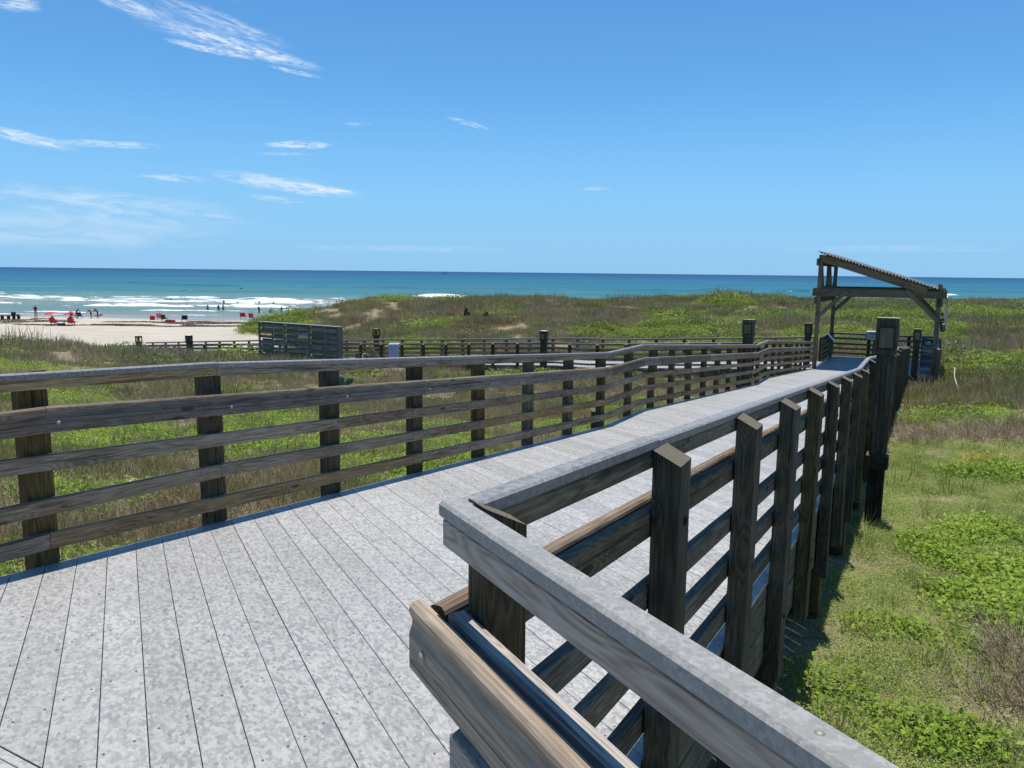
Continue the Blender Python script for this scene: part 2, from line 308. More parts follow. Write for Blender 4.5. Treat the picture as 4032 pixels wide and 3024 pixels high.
def leaf(name, stops, trans=.35, rough=.6, macro=4.0, spec=.25):
    """foliage: colour varies by blade, by plant and by place"""
    m, t, b = mat(name)
    at = t.new('ShaderNodeAttribute', attribute_name='rnd'); oi = t.new('ShaderNodeObjectInfo'); geo = t.new('ShaderNodeNewGeometry')
    pn = t.math('ADD', t.math('MULTIPLY', t.noise(geo.outputs['Position'], 1/macro, 3, .6), .6), t.math('MULTIPLY', t.noise(geo.outputs['Position'], 4.5/macro, 3, .6), .4))
    v = t.math('ADD', t.math('MULTIPLY', at.outputs['Fac'], .42), t.math('ADD', t.math('MULTIPLY', oi.outputs['Random'], .3), t.math('MULTIPLY', t.math('SUBTRACT', pn, .40), 1.5)))
    c = t.ramp(v, stops)
    t.put(b.inputs['Base Color'], c); b.inputs['Roughness'].default_value = rough; b.inputs['Specular IOR Level'].default_value = spec
    tr = t.new('ShaderNodeBsdfTranslucent'); t.put(tr.inputs[0], c); mx = t.new('ShaderNodeMixShader'); mx.inputs[0].default_value = trans
    o = t.n['Material Output']; t.l.new(b.outputs[0], mx.inputs[1]); t.l.new(tr.outputs[0], mx.inputs[2]); t.l.new(mx.outputs[0], o.inputs[0])
    MATS[name] = m
leaf('grass_green', [(.15, (.07, .10, .022)), (.45, (.19, .235, .05)), (.7, (.31, .32, .09)), (.95, (.43, .37, .18))], trans=.42)
leaf('grass_dry', [(.1, (.13, .10, .055)), (.4, (.31, .24, .14)), (.65, (.42, .34, .2)), (.95, (.54, .47, .33))], trans=.42)
leaf('brush_brown', [(.1, (.16, .115, .07)), (.35, (.31, .235, .15)), (.55, (.39, .32, .19)), (.75, (.34, .32, .155)), (.95, (.56, .49, .35))], trans=.48, macro=7)
leaf('leaf_bright', [(.1, (.09, .15, .015)), (.4, (.20, .31, .032)), (.7, (.31, .43, .05)), (.95, (.38, .42, .13))], trans=.42)
leaf('leaf_dune', [(.1, (.08, .12, .02)), (.4, (.18, .245, .04)), (.7, (.27, .345, .06)), (.95, (.38, .40, .13))], trans=.42)
leaf('leaf_shrub', [(.1, (.05, .075, .018)), (.4, (.10, .14, .03)), (.7, (.16, .20, .05)), (.95, (.25, .28, .10))])
leaf('leaf_carpet', [(.1, (.13, .175, .03)), (.45, (.28, .37, .09)), (.75, (.40, .46, .15)), (.95, (.52, .45, .24))], macro=1.2, trans=.42)
leaf('twig', [(.1, (.12, .085, .055)), (.5, (.27, .205, .14)), (.9, (.50, .42, .30))], trans=0)
leaf('flower_orange', [(.1, (.6, .2, .02)), (.9, (.7, .4, .03))], trans=.2)
leaf('seaweed', [(.1, (.03, .018, .012)), (.5, (.07, .042, .03)), (.9, (.13, .085, .06))], trans=0)

def ground_mat():
    m, t, b = mat('ground_sand'); geo = t.new('ShaderNodeNewGeometry'); pos = geo.outputs['Position']
    at = t.new('ShaderNodeAttribute', attribute_name='beach'); sp = t.new('ShaderNodeSeparateXYZ'); t.l.new(pos, sp.inputs[0])
    n1 = t.noise(t.mapping(pos, scale=(.16, .5, 1)), 1.0, 5, .6); n2 = t.noise(pos, 9, 4, .7); n3 = t.noise(t.mapping(pos, scale=(.5, 2.2, 1), rot=(0, 0, .2)), 1.2, 5, .7)
    beach = t.ramp(t.math('ADD', t.math('MULTIPLY', n1, .6), t.math('MULTIPLY', n3, .45)), [(.32, (.33, .295, .23)), (.55, (.42, .38, .305)), (.75, (.50, .46, .38))])
    soil = t.ramp(t.math('ADD', t.math('MULTIPLY', n2, .6), t.math('MULTIPLY', t.noise(pos, .9, 4, .6), .5)), [(.35, (.08, .072, .038)), (.5, (.17, .145, .08)), (.63, (.27, .22, .135)), (.82, (.44, .365, .26))])
    c = t.mix(at.outputs['Fac'], soil, beach)
    wet = t.smooth(sp.outputs[2], -7.13, -7.02, 1.0, 0.0)
    c = t.mix(wet, c, (.20, .185, .155))
    t.put(b.inputs['Base Color'], c); t.put(b.inputs['Roughness'], t.math('SUBTRACT', .95, t.math('MULTIPLY', wet, .72)))
    bump = t.new('ShaderNodeBump'); bump.inputs['Distance'].default_value = .05; t.put(bump.inputs['Strength'], t.math('SUBTRACT', .8, t.math('MULTIPLY', wet, .75)))
    t.put(bump.inputs['Height'], t.math('ADD', n2, n3)); t.l.new(bump.outputs[0], b.inputs['Normal']); MATS['ground'] = m
ground_mat()

def sea_mat():
    m, t, b = mat('sea_water'); geo = t.new('ShaderNodeNewGeometry'); pos = geo.outputs['Position']
    sp = t.new('ShaderNodeSeparateXYZ'); t.l.new(pos, sp.inputs[0])
    at = t.new('ShaderNodeAttribute', attribute_name='foam'); dp = t.new('ShaderNodeAttribute', attribute_name='offshore')
    streak = t.math('ADD', t.math('MULTIPLY', t.noise(t.mapping(pos, scale=(.007, .05, 0)), 1.0, 4, .6), .55), t.math('MULTIPLY', t.noise(t.mapping(pos, scale=(.0012, .009, 0), loc=(3, 8, 0)), 1.0, 5, .65), .45))
    v = t.math('ADD', dp.outputs['Fac'], t.math('MULTIPLY', t.math('SUBTRACT', streak, .5), 1.0))
    c = t.ramp(v, [(.0, (.20, .20, .16)), (.10, (.14, .175, .145)), (.22, (.085, .185, .165)), (.36, (.034, .135, .155)), (.52, (.016, .105, .155)), (.72, (.007, .056, .122)), (.92, (.004, .032, .085)), (1.0, (.003, .024, .068))])
    fn = t.noise(t.mapping(pos, scale=(.22, .75, 0)), 1.0, 7, .75, .8)
    foam = t.smooth(t.math('ADD', at.outputs['Fac'], t.math('MULTIPLY', t.math('SUBTRACT', fn, .5), 3.4)), .56, .86)
    c = t.mix(foam, c, (.80, .82, .83))
    t.put(b.inputs['Base Color'], c); t.put(b.inputs['Roughness'], t.math('ADD', t.math('MULTIPLY', foam, .5), .34))
    b.inputs['IOR'].default_value = 1.33; b.inputs['Specular IOR Level'].default_value = .14
    w1 = t.noise(t.mapping(pos, scale=(.16, .45, 0)), 1.0, 4, .6); w2 = t.noise(t.mapping(pos, scale=(.7, 1.4, 0)), 1.0, 3, .6)
    bump = t.new('ShaderNodeBump'); bump.inputs['Distance'].default_value = .9; bump.inputs['Strength'].default_value = .8
    t.put(bump.inputs['Height'], t.math('ADD', w1, t.math('MULTIPLY', w2, .25))); t.l.new(bump.outputs[0], b.inputs['Normal']); MATS['sea'] = m
sea_mat()

# ------------------------------------------------------------------ object helpers
def tag(o, label=None, cat=None, group=None, kind=None):
    if label: o['label'] = label
    if cat: o['category'] = cat
    if group: o['group'] = group
    if kind: o['kind'] = kind
    return o
def empty(name, loc=(0, 0, 0), rz=0.0):
    o = bpy.data.objects.new(name, None); COL.objects.link(o); o.location = loc; o.rotation_euler = (0, 0, rz); o.empty_display_size = .2; return o
def mesh_obj(name, me, M, parent=None, loc_is_world=True):
    o = bpy.data.objects.new(name, me); COL.objects.link(o)
    if parent is not None:
        o.parent = parent
        if loc_is_world: M = ROOTS.get(parent.name, parent_matrix(parent)).inverted() @ M
    o.matrix_basis = M; return o
ROOTS = {}
def parent_matrix(p):
    m = Matrix.LocRotScale(p.location, p.rotation_euler if p.rotation_mode == 'XYZ' else p.rotation_quaternion, p.scale)
    return (parent_matrix(p.parent) @ m) if p.parent else m
def pyd(name, v, f, mats=(), smooth=False, mi=None):
    me = bpy.data.meshes.new(name); me.from_pydata([tuple(x) for x in v], [], [tuple(x) for x in f])
    for m in mats: me.materials.append(MATS[m] if isinstance(m, str) else m)
    if mi is not None: me.polygons.foreach_set('material_index', mi)
    if smooth: me.polygons.foreach_set('use_smooth', [True]*len(me.polygons))
    me.update(); return me
def box_v(L, W, H, c=.003, top_slope=0.0):
    c = min(c, W*.3, H*.3)
    ring = [(-W/2, -H/2+c), (-W/2+c, -H/2), (W/2-c, -H/2), (W/2, -H/2+c), (W/2, H/2-c), (W/2-c, H/2), (-W/2+c, H/2), (-W/2, H/2-c)]
    v = [(-L/2, y, z) for y, z in ring] + [(L/2 + top_slope*z, y, z) for y, z in ring]
    f = [(i, (i+1) % 8, 8+(i+1) % 8, 8+i) for i in range(8)] + [tuple(range(7, -1, -1)), tuple(range(8, 16))]
    f = [tuple(reversed(q)) for q in f[:8]] + [tuple(reversed(f[8])), tuple(reversed(f[9]))]
    f = [tuple(reversed(q)) for q in f]
    return v, f
CACHE = {}
def box_me(L, W, H, m, c=.003, slope=0.0):
    key = (round(L, 3), round(W, 3), round(H, 3), m, round(c, 4), round(slope, 3))
    if key not in CACHE:
        v, f = box_v(L, W, H, c, slope); CACHE[key] = pyd('board', v, f, (m,))
    return CACHE[key]
def frame_from(p0, p1, up=(0, 0, 1)):
    x = (Vector(p1)-Vector(p0)); L = x.length; x.normalize(); up = Vector(up)
    y = up.cross(x)
    if y.length < 1e-6: y = Vector((0, 1, 0))
    y.normalize(); z = x.cross(y)
    M = Matrix(((x.x, y.x, z.x, 0), (x.y, y.y, z.y, 0), (x.z, y.z, z.z, 0), (0, 0, 0, 1))); c = (Vector(p0)+Vector(p1))/2
    M.translation = c; return M, L
def board(name, p0, p1, W, H, m, parent=None, up=(0, 0, 1), c=.003, slope=0.0):
    """W across (horizontal), H along up"""
    M, L = frame_from(p0, p1, up)
    return mesh_obj(name, box_me(L, W, H, m, c, slope), M, parent)
def extrude_me(L, prof, m, name='moulding'):
    k = len(prof); v = [(-L/2, y, z) for y, z in prof] + [(L/2, y, z) for y, z in prof]
    f = [(i, (i+1) % k, k+(i+1) % k, k+i) for i in range(k)] + [tuple(range(k-1, -1, -1)), tuple(range(k, 2*k))]
    me = pyd(name, v, f, (m,)); bm = bmesh.new(); bm.from_mesh(me); bmesh.ops.recalc_face_normals(bm, faces=bm.faces); bm.to_mesh(me); bm.free(); return me
# handrail section, y>0 is the deck side; z runs over a height of 0.135
HP = [(-.019, -.0675), (.017, -.0675), (.019, -.064), (.019, -.022), (.0155, -.021), (.0155, -.018), (.019, -.017), (.019, .004), (.0155, .005), (.0155, .008),
      (.018, .009), (.013, .022), (.012, .032), (.016, .041), (.019, .050), (.0175, .059), (.011, .0665), (0, .0685), (-.011, .0665), (-.0175, .059), (-.019, .050), (-.019, .0)]
HP2 = [p for p in HP if not (abs(p[0]-.0155) < 1e-6)]
HCACHE = {}
def handrail_piece(p0, p1, m, parent, flip, prof=None):
    prof = prof or HP
    M, L = frame_from(p0, p1); key = (round(L, 3), m, flip, len(prof))
    if key not in HCACHE: HCACHE[key] = extrude_me(L, [(y*(-1 if flip else 1), z) for y, z in prof], m, 'handrail')
    return mesh_obj('handrail', HCACHE[key], M, parent)
def copy_tree(o, parent=None):
    c = o.copy(); COL.objects.link(c); c.parent = parent
    for ch in list(o.children): copy_tree(ch, c)
    return c

BOLT = None
def bolt_me():
    global BOLT
    if BOLT is None:
        v = [(0, 0, .006)] + [(.012*math.cos(a), .012*math.sin(a), .003) for a in np.linspace(0, 2*math.pi, 9)[:-1]] + [(.012*math.cos(a), .012*math.sin(a), -.004) for a in np.linspace(0, 2*math.pi, 9)[:-1]]
        f = [(0, 1+i, 1+(i+1) % 8) for i in range(8)] + [(1+i, 9+i, 9+(i+1) % 8, 1+(i+1) % 8) for i in range(8)]
        BOLT = pyd('bolt', v, f, ('steel',), True)
    return BOLT

_hm = []
def hole_me():
    if not _hm:
        a = np.linspace(0, 2*math.pi, 13)[:-1]; v = [(.013*math.cos(q), .013*math.sin(q), .0015) for q in a] + [(.016*math.cos(q), .016*math.sin(q), -.004) for q in a]
        _hm.append(pyd('bolt_hole', v, [tuple(range(12))] + [(i, 12+i, 12+(i+1) % 12, (i+1) % 12) for i in range(12)], ('hole_dark',)))
    return _hm[0]
# ------------------------------------------------------------------ ground, sea
def grid_mesh(name, xs, ys, zf, attrs, m):
    X, Y = np.meshgrid(xs, ys); Z = zf(X, Y); nx, ny = len(xs), len(ys)
    co = np.stack([X, Y, Z], -1).reshape(-1, 3)
    i = np.arange(nx*ny).reshape(ny, nx); q = np.stack([i[:-1, :-1], i[:-1, 1:], i[1:, 1:], i[1:, :-1]], -1).reshape(-1, 4)
    me = bpy.data.meshes.new(name); me.vertices.add(len(co)); me.vertices.foreach_set('co', co.ravel())
    me.loops.add(q.size); me.loops.foreach_set('vertex_index', q.ravel().astype(np.int32))
    me.polygons.add(len(q)); me.polygons.foreach_set('loop_start', np.arange(0, q.size, 4, dtype=np.int32))
    me.polygons.foreach_set('use_smooth', np.ones(len(q), bool)); me.update(calc_edges=True)
    for k, fn in attrs.items():
        a = me.attributes.new(k, 'FLOAT', 'POINT'); a.data.foreach_set('value', fn(X, Y, Z).ravel().astype(np.float32))
    me.materials.append(MATS[m]); o = bpy.data.objects.new(name, me); COL.objects.link(o); return o
def spaced(lo, hi, c0, c1, step, g):
    mid = list(np.arange(c0, c1, step)); a = []; s = step; x = c0
    while x > lo: s *= g; x -= s; a.append(max(x, lo))
    b = []; s = step; x = mid[-1]
    while x < hi: s *= g; x += s; b.append(min(x, hi))
    return np.array(a[::-1] + mid + b)
gx = spaced(-3000, 3000, -9, 10, .16, 1.028); gy = spaced(-60, 400, 2, 13, .16, 1.022)
def ground_full(X, Y):
    z = ground_h(X, Y)
    return np.where(Y > 205, z - (Y-205)*.02, z)
ground = grid_mesh('ground', gx, gy, ground_full, {'beach': lambda x, y, z: beachness(x, y, z)}, 'ground')
tag(ground, 'sandy dune ground falling to the open beach', kind='structure')

# breakers: (y at x=0, slope dy/dx, height, half width, foam, x from, x to, wobble seed)
BREAK = [(127, .03, .10, 1.2, .95, -400, 400, 1), (136, .05, .18, 1.6, .75, -75, 40, 2), (150, .03, .38, 2.2, 1.0, -92, -30, 3), (157, .06, .45, 2.4, 1.0, -62, 60, 4),
         (171, .02, .50, 2.6, 1.1, -115, -22, 5), (176, .10, .55, 2.6, 1.0, -60, 120, 6), (186, .05, .42, 2.6, .75, -150, -60, 9), (221, .10, .9, 3.6, 1.1, -40, -4, 7), (200, .08, .5, 3, .6, -60, 40, 8),
         (158, .02, .3, 1.8, .9, -130, -84, 21), (143, .06, .2, 1.4, .8, -58, -20, 22), (163, .12, .4, 2.0, .9, -50, -20, 23), (165, .05, .4, 2.0, .95, -100, -66, 24), (181, .04, .4, 2.2, .95, -80, -40, 25), (194, .08, .5, 2.5, .8, -120, -44, 26), (122, .03, .05, .8, .8, -160, 60, 27), (130, .02, .12, 1.0, .85, -150, -92, 28), (139, .0, .15, 1.2, .9, -120, -70, 29), (146, .04, .2, 1.3, .9, -150, -100, 30), (168, .0, .3, 1.6, .9, -140, -100, 31), (147, .05, .2, 1.2, .85, -60, 10, 32), (190, .0, .4, 2.0, .85, -160, -60, 33), (199, .03, .4, 2.0, .8, -60, 20, 34), (225, .10, .9, 4, .55, -175, -105, 10), (268, .20, .7, 4, .95, 90, 400, 11), (258, .05, .7, 5, .12, -120, 60, 12), (318, .14, 1.5, 5, .30, 60, 175, 13), (330, .02, .8, 7, 0.0, -250, 100, 14), (290, .03, .7, 6, 0.0, -200, 300, 15), (390, .02, .9, 8, 0.0, -300, 300, 16)]
def sea_parts(X, Y):
    z = np.zeros_like(X); foam = np.zeros_like(X)
    for yc, sl, h, wd, fo, xa, xb, sd in BREAK:
        c = yc + sl*X + (3+.02*yc)*(fbm(X, X*0+sd*7.7, 26, 4, sd, .6)-.5)*2
        env = np.clip((X-xa)/14, 0, 1)*np.clip((xb-X)/14, 0, 1)*np.clip(.15+2.2*(fbm(X, X*0+sd*3.1, 18, 3, sd+40)-.34), 0, 1)
        d = Y-c
        z += env*h*np.where(d < 0, np.exp(-(d/(wd*.55))**2), np.exp(-(d/(wd*1.5))**2))
        foam = np.maximum(foam, fo*np.clip(env*1.3, 0, 1)*np.exp(-((d+wd*.5)/(wd*1.0))**2))
    inner = np.clip((Y-140)/12, 0, 1)*np.clip((208+.1*X-Y)/14, 0, 1)*np.clip((20-X)/50, 0, 1)
    foam = np.maximum(foam, inner*(.2+1.3*(fbm(X, Y*2.2, 12, 4, 77, .65)-.22)*np.clip((Y-146)/30, .35, 1)))
    edge = np.clip((Y-(118+.06*np.abs(X+40)))/8, 0, 1)
    z += .10*(fbm(X, Y*2.5, 9, 3, 50)-.5)*edge*2
    return z, foam
sx = spaced(-9000, 9000, -140, 200, 1.5, 1.14); sy_ = spaced(100, 45000, 108, 350, .8, 1.13)
sea = grid_mesh('sea', sx, sy_, lambda X, Y: -7.2 + sea_parts(X, Y)[0],
    {'foam': lambda X, Y, Z: sea_parts(X, Y)[1], 'offshore': lambda X, Y, Z: np.interp(Y - .06*X, [100, 125, 150, 200, 260, 400, 800, 2500, 9000], [0, .03, .08, .20, .34, .46, .60, .82, 1.0])}, 'sea')
tag(sea, 'open sea', kind='structure')

# ------------------------------------------------------------------ decks
PLANK_ANG = math.radians(34.5)   # off square to the ramp
def clip_poly(poly, a, b, c):
    """keep a*x+b*y<=c"""
    out = []
    for i in range(len(poly)):
        p, q = poly[i], poly[(i+1) % len(poly)]; dp = a*p[0]+b*p[1]-c; dq = a*q[0]+b*q[1]-c
        if dp <= 0: out.append(p)
        if dp*dq < 0: t = dp/(dp-dq); out.append((p[0]+t*(q[0]-p[0]), p[1]+t*(q[1]-p[1])))
    return out
def lay_planks(root, poly, zf, ang, width, gap, th, m, jit=.0, joined=False, start=0.0, grad=0.0):
    """poly in (s,n), convex; planks run along direction (-sin,cos) turned by ang"""
    dx, dn = -math.sin(ang), math.cos(ang)           # along the plank in (s,n)
    qx, qn = math.cos(ang), math.sin(ang)            # across
    pr = [p[0]*qx+p[1]*qn for p in poly]; k0 = math.floor(min(pr)/(width+gap)); k1 = math.ceil(max(pr)/(width+gap))
    allv, allf = [], []
    for k in range(k0, k1+1):
        lo = k*(width+gap)+start; hi = lo+width
        g = clip_poly(clip_poly(poly, qx, qn, hi), -qx, -qn, -lo)
        if len(g) < 3: continue
        ar = abs(sum(g[i][0]*g[(i+1) % len(g)][1]-g[(i+1) % len(g)][0]*g[i][1] for i in range(len(g))))/2
        if ar < .003: continue
        cs = sum(p[0] for p in g)/len(g); cn = sum(p[1] for p in g)/len(g)
        dz = random.uniform(-jit, jit)
        org = P(cs, cn, zf(cs, cn)+dz)
        # local axes: X along the plank, lying in the deck plane
        e = .2
        ax = (P(cs+dx*e, cn+dn*e, zf(cs+dx*e, cn+dn*e)) - P(cs-dx*e, cn-dn*e, zf(cs-dx*e, cn-dn*e))).normalized()
        ay = (P(cs+qx*e, cn+qn*e, zf(cs+qx*e, cn+qn*e)) - P(cs-qx*e, cn-qn*e, zf(cs-qx*e, cn-qn*e))).normalized()
        az = ax.cross(ay).normalized()
        if az.z < 0: ay = -ay; az = -az
        M = Matrix(((ax.x, ay.x, az.x, 0), (ax.y, ay.y, az.y, 0), (ax.z, ay.z, az.z, 0), (0, 0, 0, 1))); M.translation = org
        Mi = M.inverted(); top = []
        for p in g:
            l = Mi @ P(p[0], p[1], zf(p[0], p[1])+dz); top.append((l.x, l.y))
        if sum(top[i][0]*top[(i+1) % len(top)][1]-top[(i+1) % len(top)][0]*top[i][1] for i in range(len(top))) < 0: top = top[::-1]
        cx = sum(t_[0] for t_ in top)/len(top); cy = sum(t_[1] for t_ in top)/len(top); c = .0012
        inn = []
        for t_ in top:
            inn.append((t_[0]-math.copysign(min(c, abs(t_[0]-cx)*.4), t_[0]-cx), t_[1]-math.copysign(min(c, abs(t_[1]-cy)*.4), t_[1]-cy)))
        kk = len(top); v = [(a, b, 0) for a, b in inn] + [(a, b, -c) for a, b in top] + [(a, b, -th) for a, b in top]
        f = [tuple(range(kk))] + [(i, kk+i, kk+(i+1) % kk, (i+1) % kk) for i in range(kk)] + [(kk+i, 2*kk+i, 2*kk+(i+1) % kk, kk+(i+1) % kk) for i in range(kk)]
        if joined:
            b0 = len(allv); allv += [M @ Vector(q) for q in v]; allf += [tuple(b0+i for i in q) for q in f]
        else:
            mesh_obj('plank', pyd('plank', v, f, (m,)), M, root)
    if joined:
        Mr = parent_matrix(root).inverted()
        o = bpy.data.objects.new('plank', pyd('plank', [Mr @ q for q in allv], allf, (m,))); COL.objects.link(o); o.parent = root; o['kind'] = 'stuff'; return o

ramp = empty('boardwalk_ramp', P(16, -2.4, deck_z(16)))
tag(ramp, 'long sloping ramp of pale grey speckled deck planks going down to the shelter', kind='structure')
ov = .03   # planks run a little past the post faces
segs = [(1.195, 10.25), (10.255, 11.70), (11.705, 20.85), (20.855, 22.40), (22.405, 31.70)]
for s0, s1 in segs:
    lay_planks(ramp, [(s0, LE+.003), (s1, LE+.003), (s1, RE-.003), (s0, RE-.003)], lambda s, n: deck_z(s), PLANK_ANG, .1420, .0030, .03, 'deck_plank', .0008)
# landing the photographer stands on; its right edge follows the near railing
land = empty('boardwalk_landing', P(-1, -2, -1.495)); tag(land, 'level grey plank landing at the top of the ramp', kind='structure')
VN = Vector((.482, -.876, 0)); NN = Vector((.876, .482, 0))       # along / outward of the near railing
A0 = Vector((-.128, 1.377, 0))
def SN(v): return (v.dot(US), v.dot(UN))
q1 = SN(A0 + NN*.055 + VN*5.0)
lay_planks(land, [(1.19, LE+.003), (1.19, -.745), q1, (q1[0]-.5, q1[1]), (-4.5, q1[1]), (-4.5, LE+.003)][:2] + [q1, (-4.5, q1[1]), (-4.5, LE+.003)], lambda s, n: -1.495, 0.0, .1420, .0030, .03, 'deck_plank', .0008)
# platform under the shelter and the walkway to the beach
plat = empty('boardwalk_platform', P(34.7, -1.9, -3.6)); tag(plat, 'square grey plank platform under the slanted roof shelter', kind='structure')
lay_planks(plat, [(31.705, LE+.003), (31.705, .24), (37.62, .24), (37.62, LE+.003)], lambda s, n: -3.6, 0.0, .1420, .0030, .03, 'deck_plank', .0008)
walk = empty('boardwalk_walkway', P(33.2, -20, walk_z(-20))); tag(walk, 'long plank walkway leading left from the shelter platform to the beach', kind='structure')
kn = [4.07, 13.4, 15.0, 24.2, 27.0, 34.0, 36.4, 48]
for a, b in zip(kn[:-1], kn[1:]):
    lay_planks(walk, [(31.56, -a-.002), (34.66, -a-.002), (34.66, -b), (31.56, -b)], lambda s, n: walk_z(n), math.radians(90), .1420, .0030, .03, 'deck_plank', 0, joined=True)
bpy.context.view_layer.update()

def screws():
    v, f = [], []
    for j, off in enumerate(np.arange(LE+.18, RE, .43)):
        # screws in pairs over each joist, joists run along the ramp
        for k in range(-30, 90):
            w = .145; lo = k*w
            for q in (.028, .111):
                c = lo+q  # s*cos+n*sin=c
                s = (c - off*math.sin(PLANK_ANG))/math.cos(PLANK_ANG)
                if not (1.25 < s < 13.5): continue
                ctr = P(s+random.uniform(-.01, .01), off+random.uniform(-.012, .012), 0); sn = SN(ctr); z = deck_z(sn[0])+.0012
                b0 = len(v); r = .0045
                for a in range(6): v.append((ctr.x+r*math.cos(a*1.0472), ctr.y+r*math.sin(a*1.0472), z))
                f.append(tuple(range(b0, b0+6)))
    Mr = parent_matrix(ramp).inverted()
    o = bpy.data.objects.new('screw', pyd('screw', [Mr @ Vector(q) for q in v], f, ('screw_dark',))); COL.objects.link(o); o.parent = ramp; o['kind'] = 'stuff'
screws()

# substructure: joists, skirt boards and piles
def poly_board(name, root, pts, W, H, m, c=.004):
    for a, b in zip(pts[:-1], pts[1:]): board(name, a, b, W, H, m, root, c=c)
KS = [1.19, 10.25, 11.7, 20.85, 22.4, 31.7]
for nn_, nm in ((RE-.045, 'rim_joist'), (LE+.06, 'rim_joist'), (-2.4, 'joist')):
    poly_board(nm, ramp, [P(s, nn_, deck_z(s)-.03-.125-.004) for s in KS], .045, .25, 'skirt_wood')
for row in (0, 1):
    for a, b in zip(KS[:-1], KS[1:]):
        nseg = max(1, round((b-a)/3.4))
        for i in range(nseg):
            s0 = a+(b-a)*i/nseg+.003; s1 = a+(b-a)*(i+1)/nseg-.003; zz = -.155-.245*row
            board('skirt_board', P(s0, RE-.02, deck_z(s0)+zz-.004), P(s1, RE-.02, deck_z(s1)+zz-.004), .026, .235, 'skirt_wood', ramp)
for s in np.arange(2.6, 31.5, 2.27):
    for nn_ in (RE-.12, LE+.12):
        g = ground_h(np.array([P(s, nn_).x]), np.array([P(s, nn_).y]))[0]
        r_ = .15; ring = [(r_*math.cos(a), r_*math.sin(a)) for a in np.linspace(0, 2*math.pi, 13)[:-1]]; zt = deck_z(s)-.42; h = zt-(g-.4)
        v = [(0, y, z) for y, z in ring] + [(h, y*.95, z*.95) for y, z in ring]
        f = [(i, i+12, (i+1) % 12+12, (i+1) % 12) for i in range(12)] + [tuple(range(12, 24))]
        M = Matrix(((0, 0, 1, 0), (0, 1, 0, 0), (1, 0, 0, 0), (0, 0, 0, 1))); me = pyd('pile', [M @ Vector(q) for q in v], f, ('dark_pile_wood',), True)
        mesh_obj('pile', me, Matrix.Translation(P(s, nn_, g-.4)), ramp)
for s in (31.9, 34.7, 37.4):
    for nn_ in (LE+.15, -1.9, .1):
        p = P(s, nn_); board('pile', P(s, nn_, -4.9), P(s, nn_, -3.66), .2, .2, 'dark_pile_wood', plat, up=US)
for p0, p1 in ((P(31.62, LE, -3.75), P(31.62, .24, -3.75)), (P(31.7, .25, -3.75), P(37.7, .25, -3.75)), (P(37.66, LE, -3.75), P(37.66, .24, -3.75)), (P(31.7, LE-.02, -3.75), P(31.72, LE-.02, -3.75))):
    if (p1-p0).length > 1:
        board('rim_joist', p0, p1, .045, .24, 'skirt_wood', plat)
        if (p0.z, round(p0.dot(US), 1)) == (-3.75, 31.6): board('skirt_board', p0+Vector((0, 0, -.24)), p1+Vector((0, 0, -.24)), .04, .22, 'skirt_wood', plat)
for a, b in zip(kn[:-1], kn[1:]):
    for ss in (31.54, 34.68):
        for rr in ((0, 1) if ss < 33 else (0,)):
            board('rim_joist', P(ss, -a, walk_z(-a)-.16-.24*rr), P(ss, -b, walk_z(-b)-.16-.24*rr), .045, .235, 'skirt_wood', walk)
for nn_ in np.arange(-5.6, -46, -2.66):
    for ss in (31.7, 34.5): board('pile', P(ss, nn_, -6.6), P(ss, nn_, walk_z(nn_)-.29), .2, .2, 'dark_pile_wood', walk, up=US)

